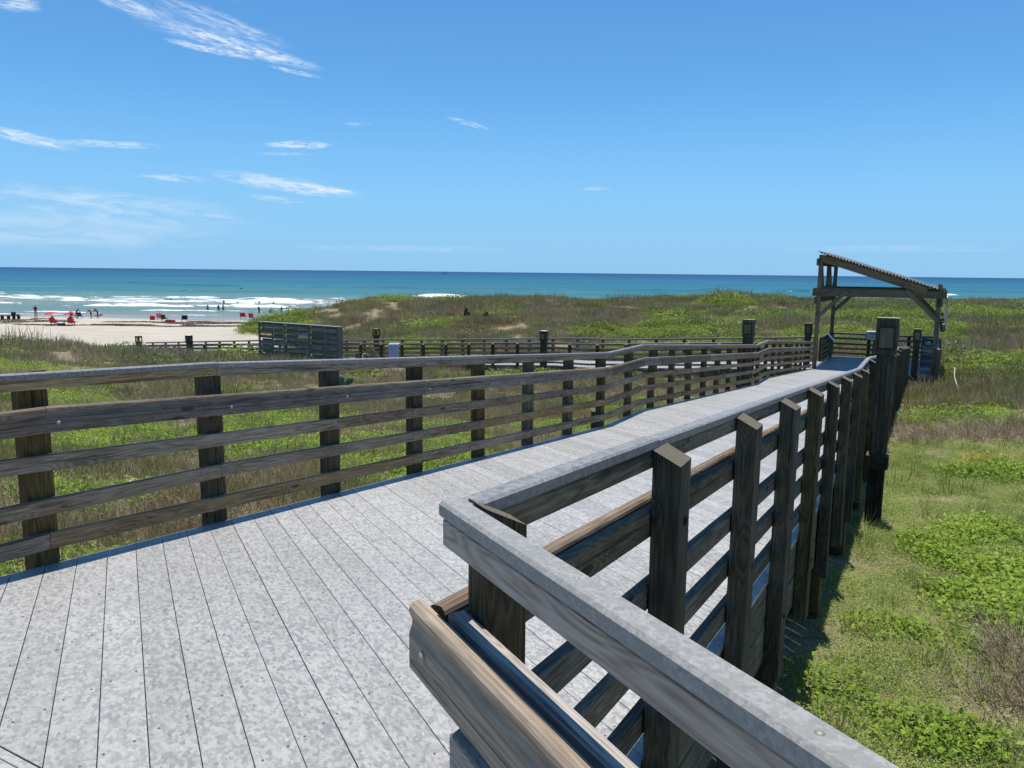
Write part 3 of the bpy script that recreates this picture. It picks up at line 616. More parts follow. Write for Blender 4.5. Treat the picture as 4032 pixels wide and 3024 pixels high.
# ------------------------------------------------------------------ railings
def railing(name, label, origin, d, inward, zf, t0, t1, posts, knots=(), mats=None, hand=True, post_drop=.62, hand_from=None, span=3, group=None, bolts=0, post_up=1.045,
            holes=False, rows=None, seed=0, post_w=.14, cap_m='cap_plank', slope=True, ha=.072, prof=None):
    """straight run from origin along d (2D unit); zf(t) = deck height; inward points to the deck"""
    rnd = random.Random(seed); mats = mats or {}
    root = empty(name, origin + d*((t0+t1)/2) + Vector((0, 0, zf((t0+t1)/2)))); tag(root, label, 'railing', group)
    def pt(t, a, h): return origin + d*t + inward*a + Vector((0, 0, zf(t)+h))
    mp = mats.get('post', 'post_wood'); mb = mats.get('board', 'rail_wood'); mh = mats.get('hand', 'handrail_wood')
    flip = (Vector((0, 0, 1)).cross(d)).dot(inward) < 0
    for t in posts:
        # X of the post is vertical, its local Z points outward so the sawn top falls away from the deck
        b0 = pt(t, -.0455, -post_drop); b1 = pt(t, -.0455, post_up-.022 if slope else post_up)
        M, L = frame_from(b0, b1, up=-inward)
        # frame_from's up projects to local z
        o = mesh_obj('post', box_me(L, post_w, .088, mp, .004, -.5 if slope else 0.0), M, root)
        o.matrix_basis = o.matrix_basis @ Matrix.Rotation(rnd.uniform(-.05, .05), 4, 'X') @ Matrix.Rotation(rnd.uniform(-.006, .006), 4, 'Y') @ Matrix.Rotation(rnd.uniform(-.006, .006), 4, 'Z') @ Matrix.Translation((rnd.uniform(-.007, .007), 0, 0))
        if holes and t < 14:
            for hh in (.80, .36, -.2):
                q = pt(t+rnd.uniform(-.02, .02), -.0905, hh+rnd.uniform(-.03, .03)); Mh = (-inward).to_track_quat('Z', 'Y').to_matrix().to_4x4(); Mh.translation = q; mesh_obj('bolt_hole', hole_me(), Mh, root)
    def pieces(k):
        js = [t for i, t in enumerate(posts) if (i+k) % span == 0 and t0+.4 < t < t1-.4]
        js = sorted(set([t0] + js + [q for q in knots if t0 < q < t1] + [t1]))
        out = [js[0]]
        for j in js[1:]:
            if j-out[-1] < .3 and j != t1 and j not in knots: continue
            out.append(j)
        return list(zip(out[:-1], out[1:]))
    rows = rows or [('cap', .0275, 1.053, .055, .034), ('board', .021, 1.008, .038, .055), ('board', .021, .805, .038, .09),
                    ('board', .021, .563, .038, .085), ('board', .021, .353, .038, .085), ('board', .021, .138, .038, .088)]
    for k, (nm, a, h, W, H) in enumerate(rows):
        for u0, u1 in pieces([0, 0, 1, 2, 0, 1, 2][k % 7]):
            w0 = 0 if u0 in knots else .002
            j = rnd.uniform(-.002, .002)
            board('cap_rail' if nm == 'cap' else 'rail_board', pt(u0+w0, a, h+j), pt(u1-w0, a, h-j), W, H, cap_m if nm == 'cap' else mb, root, c=.006 if nm == 'cap' else .004)
    if hand:
        hf = t0 if hand_from is None else hand_from
        for u0, u1 in pieces(1 if seed % 2 else 2):
            u0 = hf if (u0 == t0 and hf < t0) else max(u0, hf)
            if u1-u0 < .05: continue
            o = handrail_piece(pt(u0, ha, .797), pt(u1, ha, .797), mh, root, flip, prof)
        for t in posts[:bolts]:
            q = pt(t+.06, .072+.0195, .777); z = inward; y = Vector((0, 0, 1)); x = y.cross(z)
            M = Matrix(((x.x, y.x, z.x, 0), (x.y, y.y, z.y, 0), (x.z, y.z, z.z, 0), (0, 0, 0, 1))); M.translation = q
            mesh_obj('bolt', bolt_me(), M, root)
        for t in posts[::2]:   # spacer blocks between board and handrail
            if t > hf: board('spacer_block', pt(t-.03, .0465, .80), pt(t+.03, .0465, .80), .012, .07, mh, root)
    return root
left_posts = [2.27-1.13*2+1.13*i for i in range(29) if 2.27-1.13*2+1.13*i < 31.6]
railing('railing', 'left railing of the ramp, silver grey boards with brown handrail and bolts', UN*LE, US, UN, deck_z, -1.5, 31.75, left_posts, KS[1:5],
        bolts=12, seed=1)
right_posts = [2.29, 3.42, 4.53, 5.64, 6.79, 7.95, 9.15, 10.32] + [11.55+1.13*i for i in range(18) if 11.55+1.13*i < 31.3]
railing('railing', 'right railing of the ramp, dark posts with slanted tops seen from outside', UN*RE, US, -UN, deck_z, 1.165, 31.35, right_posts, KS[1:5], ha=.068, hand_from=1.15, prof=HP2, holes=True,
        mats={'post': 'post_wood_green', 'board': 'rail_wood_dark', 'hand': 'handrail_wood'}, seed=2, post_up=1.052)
# near railing beside the camera
zn = lambda t: -1.495
nr = railing('railing', 'nearest railing running out at the bottom, speckled grey cap and tan handrail', A0 + NN*.055, VN, -NN, zn, 0.0, 3.4, [.034, 1.6, 2.8], (), post_w=.078, ha=.081, prof=HP2,
        mats={'post': 'post_wood', 'board': 'near_rail_wood', 'hand': 'handrail_tan'}, seed=3, cap_m='near_cap_plank', post_up=1.070,
        rows=[('cap', .036, 1.059, .050, .032), ('board', .036, 1.015, .034, .055), ('board', .024, .807, .038, .09), ('board', .021, .563, .038, .085), ('board', .021, .353, .038, .085), ('board', .021, .138, .038, .088)], hand_from=-.055)
scr = [(.10, .036), (.42, .034), (.83, .036), (1.2, .034)]
for t, a in scr:
    M = Matrix.Translation(A0 + NN*(.055-a) + VN*t + Vector((0, 0, -1.495+1.0745))) @ Matrix.Scale(.45, 4); mesh_obj('screw', bolt_me(), M, nr)
mesh_obj('bolt', bolt_me(), Matrix.Translation(A0 + NN*(.055-.101) + VN*.015 + Vector((0, 0, -.712))) @ (NN*-1).to_track_quat('Z', 'Y').to_matrix().to_4x4(), nr)

pz = lambda t: -3.6
S0, S1 = 31.56, 34.66
wn = lambda t: walk_z(-4.0-t)
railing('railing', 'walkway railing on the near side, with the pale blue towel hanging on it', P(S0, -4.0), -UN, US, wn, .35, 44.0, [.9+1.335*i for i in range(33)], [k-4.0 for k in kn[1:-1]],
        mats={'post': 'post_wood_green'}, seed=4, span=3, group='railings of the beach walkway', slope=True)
railing('railing', 'walkway railing on the far side, in front of the dune', P(S1, -4.0), -UN, -US, wn, .35, 44.0, [.6+1.335*i for i in range(33)], [k-4.0 for k in kn[1:-1]],
        seed=5, span=3, group='railings of the beach walkway')
railing('railing', 'back railing of the shelter platform below the dune', P(37.66, LE), UN, -US, pz, 0, 4.35, [.08, 1.62, 2.2, 3.2, 4.25],
        mats={'post': 'bollard_wood', 'board': 'handrail_wood'}, seed=6, hand=False)
railing('railing', 'short left railing at the back of the shelter platform', P(34.75, LE), US, UN, pz, 0, 2.9, [.06, 1.0, 1.9, 2.8],
        mats={'post': 'bollard_wood'}, seed=7, hand=True)
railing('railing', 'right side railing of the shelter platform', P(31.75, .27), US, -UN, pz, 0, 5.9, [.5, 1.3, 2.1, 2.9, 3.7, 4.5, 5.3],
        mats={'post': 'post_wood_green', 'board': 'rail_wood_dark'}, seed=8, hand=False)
railing('railing', 'short front railing between the small bollard and the shelter post', P(31.62, -.28), UN, US, pz, 0, .62, [.56],
        mats={'post': 'shelter_wood', 'board': 'shelter_wood'}, seed=9, hand=False, cap_m='shelter_wood', post_drop=.8)

# ------------------------------------------------------------------ light bollards
def bollard(label, s, n, ztop, zbot, w=.30, style='panel', ledge=True, cat='bollard'):
    ctr = P(s, n, 0); root = empty('light_bollard', P(s, n, zbot), -TH); tag(root, label, cat, 'wooden light bollards along the boardwalk')
    def part(nm, x0, x1, y0, y1, z0, z1, m):      # x across (n), y along (s), local to root
        p0 = P(s+(y0+y1)/2, n+(x0+x1)/2, z0); p1 = P(s+(y0+y1)/2, n+(x0+x1)/2, z1)
        M, L = frame_from(p0, p1, up=US); return mesh_obj(nm, box_me(L, x1-x0, y1-y0, m, .004), M, root)
    h = w/2; zh = ztop-.47 if style == 'panel' else ztop-.42
    i_ = h-.038
    part('core', -i_+.005, i_-.005, -i_+.005, i_-.005, zbot, zh, 'bollard_wood')
    # upright cladding boards, three to a face
    bw = (2*i_)/3
    for k in range(3):
        c = -i_+bw*(k+.5)
        zb = zbot+.06*random.random()
        part('cladding_board', c-bw/2+.002, c+bw/2-.002, -i_-.016, -i_+.004, zb, zh, 'bollard_wood'); part('cladding_board', c-bw/2+.002, c+bw/2-.002, i_-.004, i_+.016, zb, zh, 'bollard_wood')
        part('cladding_board', i_-.004, i_+.016, c-bw/2+.002, c+bw/2-.002, zb, zh, 'bollard_wood'); part('cladding_board', -i_-.016, -i_+.004, c-bw/2+.002, c+bw/2-.002, zb, zh, 'bollard_wood')
    if style == 'panel':
        part('head', -h, h, -h, h, zh, ztop-.012, 'bollard_wood')
        for sy2 in (-1, 1):
            for a, b in ((-1, 0), (1, 0)): part('panel_trim', a*h*.70-.008, a*h*.70+.008, sy2*(h+.006)-.008, sy2*(h+.006)+.008, zh+.07, ztop-.11, 'dark_pile_wood')
            for zz in (zh+.07, ztop-.11): part('panel_trim', -h*.7, h*.7, sy2*(h+.006)-.008, sy2*(h+.006)+.008, zz-.008, zz+.008, 'dark_pile_wood')
        for sx_, sy2 in ((0, -1), (0, 1), (1, 0), (-1, 0)):
            if sx_ == 0: part('panel', -h*.68, h*.68, sy2*h-.006 if sy2 > 0 else -h-.006, sy2*h+.006 if sy2 > 0 else -h+.006, zh+.09, ztop-.13, 'panel_wood')
            else: part('panel', sx_*h-.006, sx_*h+.006, -h*.68, h*.68, zh+.09, ztop-.13, 'panel_wood')
    else:
        for a in (-1, 1):
            for b in (-1, 1): part('head_post', a*h-.05*(a > 0), a*h+.05*(a < 0), b*h-.05*(b > 0), b*h+.05*(b < 0), zh, ztop-.10, 'bollard_wood')
        part('head_post', -.02, .02, -h+.01, -h+.05, zh, ztop-.10, 'bollard_wood')
        part('head', -h, h, -h, h, ztop-.10, ztop-.012, 'bollard_wood')
        part('head_band', -h+.002, h-.002, -h+.002, h-.002, zh-.02, zh+.06, 'bollard_wood')
    part('top_cap', -h-.004, h+.004, -h-.004, h+.004, ztop-.012, ztop, 'cream_board' if style == 'panel' and w > .29 else 'panel_wood')
    if ledge: part('base_block', -h-.006, h+.006, -h-.006, h+.006, zbot-.17, zbot, 'dark_pile_wood'); part('pile', -.1, .1, -.1, .1, zbot-1.4, zbot-.17, 'dark_pile_wood')
    return root
bollard('largest wooden light bollard outside the right ramp railing, its panel face towards us', 11.05, -.505, -.525, -2.33, .255)
bollard('dark wooden bollard behind the left ramp railing at the lower landing', 21.35, -4.36, -1.19, -3.3, .29)
bollard('smaller weathered bollard standing between the right railing and the shelter', 31.35, -.46, -1.86, -3.75, .26)
bollard('bollard half hidden behind the left front post of the shelter', 32.35, -4.3, -1.86, -3.9, .27, ledge=False)
bollard('dark bollard at the bend of the near walkway railing, right of the towel', 31.2, -15.4, -2.60, -4.7, .30)
bollard('bollard with open window in its head behind the far walkway railing', 35.05, -28.05, -3.30, -5.3, .30, 'open')
bollard('thick dark bollard left of the wooden screen, in front of the beach', 31.2, -39.2, -3.96, -6.0, .31)
bollard('leftmost bollard, two square openings in its head show the sand', 31.2, -43.9, -4.23, -6.2, .30, 'open')

# ------------------------------------------------------------------ shelter
def shelter():
    root = empty('shade_shelter', P(34.7, -1.9, -3.6)); tag(root, 'open timber shelter with a slanted corrugated roof over the platform', 'shelter')
    M_ = 'shelter_wood'
    nL, nR, sF, sB = -3.97, .14, 32.1, 37.25; sM = 34.7
    rt = lambda n: .84 + (n-(-4.05))*(-1.35/4.15)          # rafter top height
    def post(s, n, z0, z1, w=.15): board('post', P(s, n, z0), P(s, n, z1), w, w, M_, root, up=US, c=.006)
    post(sF, nL, -4.5, rt(nL)-.02); post(sB, nL, -4.5, rt(nL)-.02); post(sM, nL, -.55, rt(nL)-.12)
    post(sF, nR, -4.5, -.30); post(sB, nR, -4.5, -.30)
    for s in (sF-.10, sB-.10, sF+.10, sB+.10):
        board('beam', P(s, -4.20, -.645 if s < sB and s != sF+.10 else -.60), P(s, .37, -.645 if s < sB and s != sF+.10 else -.60), .045, .27, M_, root, c=.005)
    for n in (nL-.10, nR-.10, nR+.10): board('side_beam', P(sF-.45, n, -.93), P(sB+.4, n, -.93), .045, .27, M_, root, c=.005)
    board('header', P(sF-.35, nL-.10, .52), P(sB+.35, nL-.10, .52), .045, .27, M_, root)
    for s in (sF-.0, sM, sB):
        board('rafter', P(s+.10, nL-.02, rt(nL-.02)-.14), P(s+.10, .30, rt(.30)-.14), .05, .26, M_, root)
    board('rafter', P(sF-.10, nL+.02, rt(nL+.02)-.14), P(sF-.10, -.28, rt(-.28)-.14), .05, .26, M_, root)
    for s, sg in ((sF-.145, 1), (sB-.145, 1)):
        board('brace', P(s, nL-.02, -1.62), P(s, -2.95, -.56), .045, .15, M_, root, up=(0, 0, 1)); board('brace', P(s, nR+.02, -1.62), P(s, -.95, -.50), .045, .15, M_, root)
    for (s0, s1) in ((sF, sF+.75), (sM, sM-.75), (sM, sM+.75), (sB, sB-.75)):
        board('brace', P(s1, nL+.03, -.42), P(s0+(s1-s0)*.05, nL+.03, .45), .09, .09, M_, root, up=UN)
    board('sill_beam', P(sF, nL, -.47), P(sB, nL, -.47), .09, .09, M_, root)
    for k in range(4):
        n = -3.8+k*1.2; board('purlin', P(sF-.45, n, rt(n)-.0), P(sB+.5, n, rt(n)-.0), .09, .04, M_, root)
    # corrugated sheets: ridges run along s, laid side by side
    for j in range(5):
        na, nb = -4.07+.855*j, -4.07+.855*(j+1)+.03; N = 72; xs = [na+(nb-na)*i/N for i in range(N+1)]
        v = []; f = []; ss = [sF-.24, sF+1.9, sM+1.0, sB+.62]
        for s in ss:
            for x in xs:
                z = rt(x)+.040+.034*math.cos((x+4.16)*2*math.pi/.115)+.003*j
                v.append(P(s, x, z)+Vector((0, 0, .03)))
        for s in ss:
            for x in xs:
                z = rt(x)+.040+.034*math.cos((x+4.16)*2*math.pi/.115)+.003*j
                v.append(P(s, x, z)+Vector((0, 0, .022)))
        W_ = N+1; T = W_*len(ss)
        for r_ in range(len(ss)-1):
            for i in range(N):
                a = r_*W_+i; f.append((a, a+1, a+W_+1, a+W_)); f.append((T+a, T+a+W_, T+a+W_+1, T+a+1))
        for i in range(N): f.append((i, T+i, T+i+1, i+1))
        Mr = parent_matrix(root).inverted(); me = pyd('roof_sheet', [Mr @ q for q in v], f, ('roof_sheet',), False)
        o = bpy.data.objects.new('roof_sheet', me); COL.objects.link(o); o.parent = root
    # bolt heads
    for s, n, z in [(sF-.172, -3.0, -.60), (sF-.172, -2.88, -.60), (sF-.172, -.88, -.56), (sF-.172, -.78, -.56), (sF-.172, .1, -1.53), (sF-.172, .14, -1.65), (sF-.172, -3.95, -1.55), (sF-.172, -3.95, -1.67), (sF-.125, -3.9, -.56), (sF-.125, -3.9, -.72)]:
        M = (-US).to_track_quat('Z', 'Y').to_matrix().to_4x4(); M.translation = P(s, n, z); o = mesh_obj('bolt', box_bolt(), M, root)
    return root
_bb = []
def box_bolt():
    if not _bb:
        me = bolt_me().copy(); me.materials.clear(); me.materials.append(MATS['screw_dark']); me.transform(Matrix.Scale(1.6, 4)); _bb.append(me)
    return _bb[0]
shelter()

# signs --------------------------------------------------------------
def flat(name, root, c, x, y, w, h, th, m):
    """plate centred at c with width along x, height along y"""
    x = Vector(x).normalized(); y = Vector(y).normalized(); z = x.cross(y).normalized()
    M = Matrix(((x.x, y.x, z.x, 0), (x.y, y.y, z.y, 0), (x.z, y.z, z.z, 0), (0, 0, 0, 1))); M.translation = Vector(c)
    v, f = box_v(w, h, th, min(.002, th*.3)); return mesh_obj(name, pyd(name, v, f, (m,)), M, root)
def tilted_sign(label, s, n, facing, z=-2.62, w=.62, h=.46):
    root = empty('info_sign', P(s, n, -3.6)); tag(root, label, 'sign', 'tilted information signs on the platform')
    side = Vector((0, 0, 1)).cross(facing); up = (Vector((0, 0, 1))*.75 - facing*.66).normalized(); nrm = side.cross(up)
    if nrm.z < 0: nrm = -nrm
    c = P(s, n, z); flat('backing', root, c, side, up, w+.05, h+.05, .02, 'sign_black'); flat('panel', root, c+nrm*.014, side, up, w, h, .006, 'sign_pale')
    flat('picture', root, c+nrm*.019-up*.12, side, up, w*.8, h*.16, .003, 'sign_yellow'); flat('picture', root, c+nrm*.019+up*.12, side, up, w*.85, h*.25, .003, 'sign_white')
    for k in range(5): flat('print', root, c+nrm*.019+up*(.04-.022*k), side, up, w*.75*(1-.07*(k % 3)), .006, .002, 'sign_print')
    board('post', c+Vector((0, 0, -.95)), c+Vector((0, 0, -.03)), .08, .08, 'shelter_wood', root, up=US); return root
tilted_sign('pale information sign tilted on the back railing, beside the largest bollard', 37.45, -2.22, -US, -2.60, .62, .50)
tilted_sign('pale teal information sign tilted on the left platform railing', 36.3, -3.86, UN, -2.70, .6, .36)
def board_signs():
    root = empty('rules_board', P(34.0, .16, -3.5)); tag(root, 'tall dark blue rules board with white text panel inside the platform railing', 'sign')
    x, y = US, Vector((0, 0, 1)); c = P(33.2, .165, -2.9)
    ang = Vector((.0, -1, 0)); face = (-US*.55-UN*.83).normalized(); x = face.cross(Vector((0, 0, 1))).normalized()*-1
    c = P(34.2, -.05, -2.95)
    flat('backing', root, c, x, y, 1.0, 1.1, .03, 'sign_blue')
    f = face
    flat('text_panel', root, c+f*.02+y*.12, x, y, .86, .22, .006, 'sign_white')
    for k in range(3): flat('fold_line', root, c+f*.0245+y*.12+x*(-.28+.28*k), x, y, .01, .2, .003, 'sign_print')
    for k in range(6): flat('print', root, c+f*.0245+y*(.2-.03*k), x, y, .7, .007, .002, 'sign_print')
    flat('picture', root, c+f*.02+y*.36-x*.02, x, y, .5, .14, .006, 'sign_teal'); flat('picture', root, c+f*.026+y*.40+x*.05, x, y, .22, .10, .004, 'sign_yellow'); flat('picture', root, c+f*.03+y*.38+x*.14, x, y, .08, .14, .004, 'sign_black')
    flat('text_panel', root, c+f*.02-y*.36, x, y, .86, .30, .006, 'sign_grey')
    # pale half disc
    v = [(0, 0, 0)] + [(.27*math.cos(a), .14*math.sin(a), 0) for a in np.linspace(0, math.pi, 14)]; ff = [(0, i, i+1) for i in range(1, 14)]
    z = x.cross(y); M = Matrix(((x.x, y.x, z.x, 0), (x.y, y.y, z.y, 0), (x.z, y.z, z.z, 0), (0, 0, 0, 1))); M.translation = c+f*.022-y*.21
    mesh_obj('half_disc', pyd('half_disc', v, ff, ('sign_grey',)), M, root)
    for sx_ in (-.45, .45): board('leg', c+x*sx_+Vector((0, 0, -.66)), c+x*sx_+Vector((0, 0, -.55)), .05, .05, 'screw_dark', root, up=US)
    # big board hung outside the right posts, seen edge on
    r2 = empty('notice_board', P(34.6, .43, -1.3)); tag(r2, 'cream notice board seen edge on outside the right shelter post', 'sign')
    board('panel', P(32.3, .405, -1.27), P(37.0, .405, -1.27), .035, 1.06, 'cream_board', r2)
    board('frame_rail', P(32.15, .375, -1.86), P(37.1, .375, -1.86), .09, .12, 'shelter_wood', r2)
    for s in (32.25, 34.6, 37.05): board('bracket', P(s, .24, -1.86), P(s, .40, -1.86), .08, .25, 'shelter_wood', r2)
    for s in (32.25, 37.05): board('bracket', P(s, .26, -1.55), P(s, .36, -1.55), .06, .12, 'shelter_wood', r2)
    board('trim', P(32.25, .43, -.75), P(32.25, .43, -1.80), .05, .05, 'cream_board', r2, up=US)
board_signs()

# wooden screen of alternating slats ----------------------------------
def screen():
    R0, R1 = P(26.1, -22.9), P(26.6, -28.35); d = (R1-R0).normalized(); nrm = Vector((d.y, -d.x, 0))
    if nrm.y > 0: nrm = -nrm
    zt, zb = -2.47, -4.45; Lw = (R1-R0).length
    root = empty('slatted_screen', (R0+R1)/2+Vector((0, 0, zb))); tag(root, 'free standing grey slatted wooden screen beyond the left railing', 'screen')
    q = lambda t, o, z: R0+d*t+nrm*o+Vector((0, 0, z))
    for t in (.08, 1.95, 3.65, Lw-.06): board('post', q(t, .07, zb-.2), q(t, .07, zt-.03), .12, .05, 'screen_wood', root, up=nrm)
    board('end_board', q(-.01, 0, zb), q(-.01, 0, zt-.02), .26, .04, 'screen_wood', root, up=d)
    board('top_cap', q(-.10, 0, zt), q(Lw+.1, 0, zt), .30, .04, 'cap_plank', root)
    bays = [(.14, 1.89), (2.01, 3.59), (3.71, Lw-.12)]
    for a, b in bays:
        for k in range(7):
            z = zt-.17-.262*k
            board('slat', q(a, .045, z), q(b, .045, z+random.uniform(-.02, .02)), .022, .135, 'screen_wood', root)
        for k in range(7):
            z = zt-.05-.262*k-.02
            for u, w_ in ((a, (a+b)/2-.05), ((a+b)/2+.05, b)):
                if random.random() < .08: continue
                board('slat', q(u, -.05, z+random.uniform(-.012, .012)), q(w_, -.05, z), .022, .135, 'screen_wood', root)
        m_ = (a+b)/2; board('stud', q(m_, 0, zb), q(m_, 0, zt-.03), .05, .07, 'screen_wood', root, up=nrm)
screen()

def tube(name, pts, r, m, root=None, seg=6, smooth=True, rr=None):
    v, f = [], []; pts = [Vector(p) for p in pts]
    for i, p in enumerate(pts):
        t = (pts[min(i+1, len(pts)-1)]-pts[max(i-1, 0)]).normalized(); a = t.cross(Vector((0, 0, 1)))
        if a.length < 1e-3: a = Vector((1, 0, 0))
        a.normalize(); b = t.cross(a); rad = (rr[i] if rr else r)
        for k in range(seg): an = 2*math.pi*k/seg; v.append(p+a*rad*math.cos(an)+b*rad*math.sin(an))
    for i in range(len(pts)-1):
        for k in range(seg): f.append((i*seg+k, i*seg+(k+1) % seg, (i+1)*seg+(k+1) % seg, (i+1)*seg+k))
    f.append(tuple(range(seg-1, -1, -1))); f.append(tuple(range((len(pts)-1)*seg, len(pts)*seg)))
    if root is not None:
        Mi = parent_matrix(root).inverted(); o = bpy.data.objects.new(name, pyd(name, [Mi @ q for q in v], f, (m,), smooth)); COL.objects.link(o); o.parent = root
    else:
        c = sum(v, Vector())/len(v); o = bpy.data.objects.new(name, pyd(name, [q-c for q in v], f, (m,), smooth)); COL.objects.link(o); o.location = c
    return o

# small side railing by the rinse area, with white pipes
def side_rail():
    def g(px, w, z): return Vector(((px-2016)/3028*w, w, z))
    a, m_, b = g(1330, 35.6, -3.88), g(1403, 35.4, -3.80), g(1466, 35.2, -3.60)
    root = empty('railing', (a+b)/2+Vector((0, 0, -1))); tag(root, 'short grey side railing rising to the right beside the slatted screen', 'railing')
    board('cap_rail', a, m_, .09, .04, 'cap_plank', root); board('cap_rail', m_, b, .09, .04, 'cap_plank', root)
    for dz in (-.32,): board('rail_board', a+Vector((0, 0, dz)), m_+Vector((0, 0, dz)), .04, .09, 'screen_wood', root); board('rail_board', m_+Vector((0, 0, dz)), b+Vector((0, 0, dz)), .04, .09, 'screen_wood', root)
    for p in (m_, b): board('post', p+Vector((0, 0, -1.1)), p+Vector((0, 0, .03)), .14, .09, 'screen_wood', root, up=(0, 1, 0))
    r2 = empty('shower_pipe', g(1440, 35.9, -3.9)); tag(r2, 'bent white water pipes between the side railing and the walkway', 'pipe')
    tube('pipe', [g(1424, 35.9, -4.3), g(1423, 35.9, -3.95), g(1428, 35.9, -3.86), g(1436, 35.9, -3.84)], .018, 'pipe_white', r2)
    tube('pipe', [g(1436, 35.9, -4.12), g(1448, 35.9, -4.02), g(1456, 35.9, -4.0), g(1459, 35.9, -4.02)], .02, 'pipe_white', r2)
side_rail()

# towel on the walkway railing
def towel():
    v, f = [], []; nx, nz = 20, 16; n0, n1 = -24.4, -23.72
    for j in range(nz+1):
        for i in range(nx+1):
            n = n0+(n1-n0)*i/nx; u = j/nz
            z0 = walk_z(n)+1.075
            if u < .1: s = S0+.055*(1-u/.1); z = z0+.006
            else: s = S0-.105-.02*math.sin(i*.9)*u-.03*u*math.sin(i*.35+1); z = z0-(u-.1)/.9*1.08*(1-.03*math.sin(i*.6))
            v.append(P(s, n + .012*math.sin(j*.8)*u, z))
    for j in range(nz):
        for i in range(nx): a = j*(nx+1)+i; f.append((a, a+1, a+nx+2, a+nx+1))
    c = sum(v, Vector())/len(v); o = bpy.data.objects.new('beach_towel', pyd('beach_towel', [q-c for q in v], f, ('towel_blue',), True)); COL.objects.link(o); o.location = c
    so = o.modifiers.new('thickness', 'SOLIDIFY'); so.thickness = .008
    tag(o, 'pale blue beach towel hanging over the walkway railing', 'towel')
towel()

# stub post with a slanted top beyond the left railing
r_ = empty('stub_post', (1.35, 11.6, -3.2)); tag(r_, 'short wooden stake with a bright slanted top behind the left railing', 'post')
Mx, Lx = frame_from((1.28, 11.75, -3.3), (1.28, 11.75, -2.10), up=(0, -1, 0)); mesh_obj('stake', box_me(Lx, .09, .09, 'post_wood', .003, -.4), Mx, r_)
Mx, Lx = frame_from((1.36, 11.78, -3.3), (1.36, 11.78, -2.20), up=(0, -1, 0)); mesh_obj('stake', box_me(Lx, .04, .09, 'post_wood', .003, 0), Mx, r_)
# dark snapped posts standing on the dune
for (px, w, h, lab) in ((1831, 62, .85, 'tall black snapped post sticking out of the dune'), (1905, 62, .5, 'short leaning black post stump on the dune, right of the tall one')):
    x = (px-2016)/3028*w; g = float(ground_h(np.array([x]), np.array([w]))[0]); r_ = empty('old_post', (x, w, g)); tag(r_, lab, 'post', 'old posts on the dune')
    tube('stump', [(x, w, g-.3), (x+.03, w, g+h*.6), (x+.05*(1 if h > .8 else 5), w, g+h)], .15, 'black_fabric', r_, 7, False, [.2, .17, .09]); tube('splinter', [(x+.2, w, g-.2), (x+.28, w-.1, g+h*.6)], .1, 'black_fabric', r_, 6, False, [.16, .1])

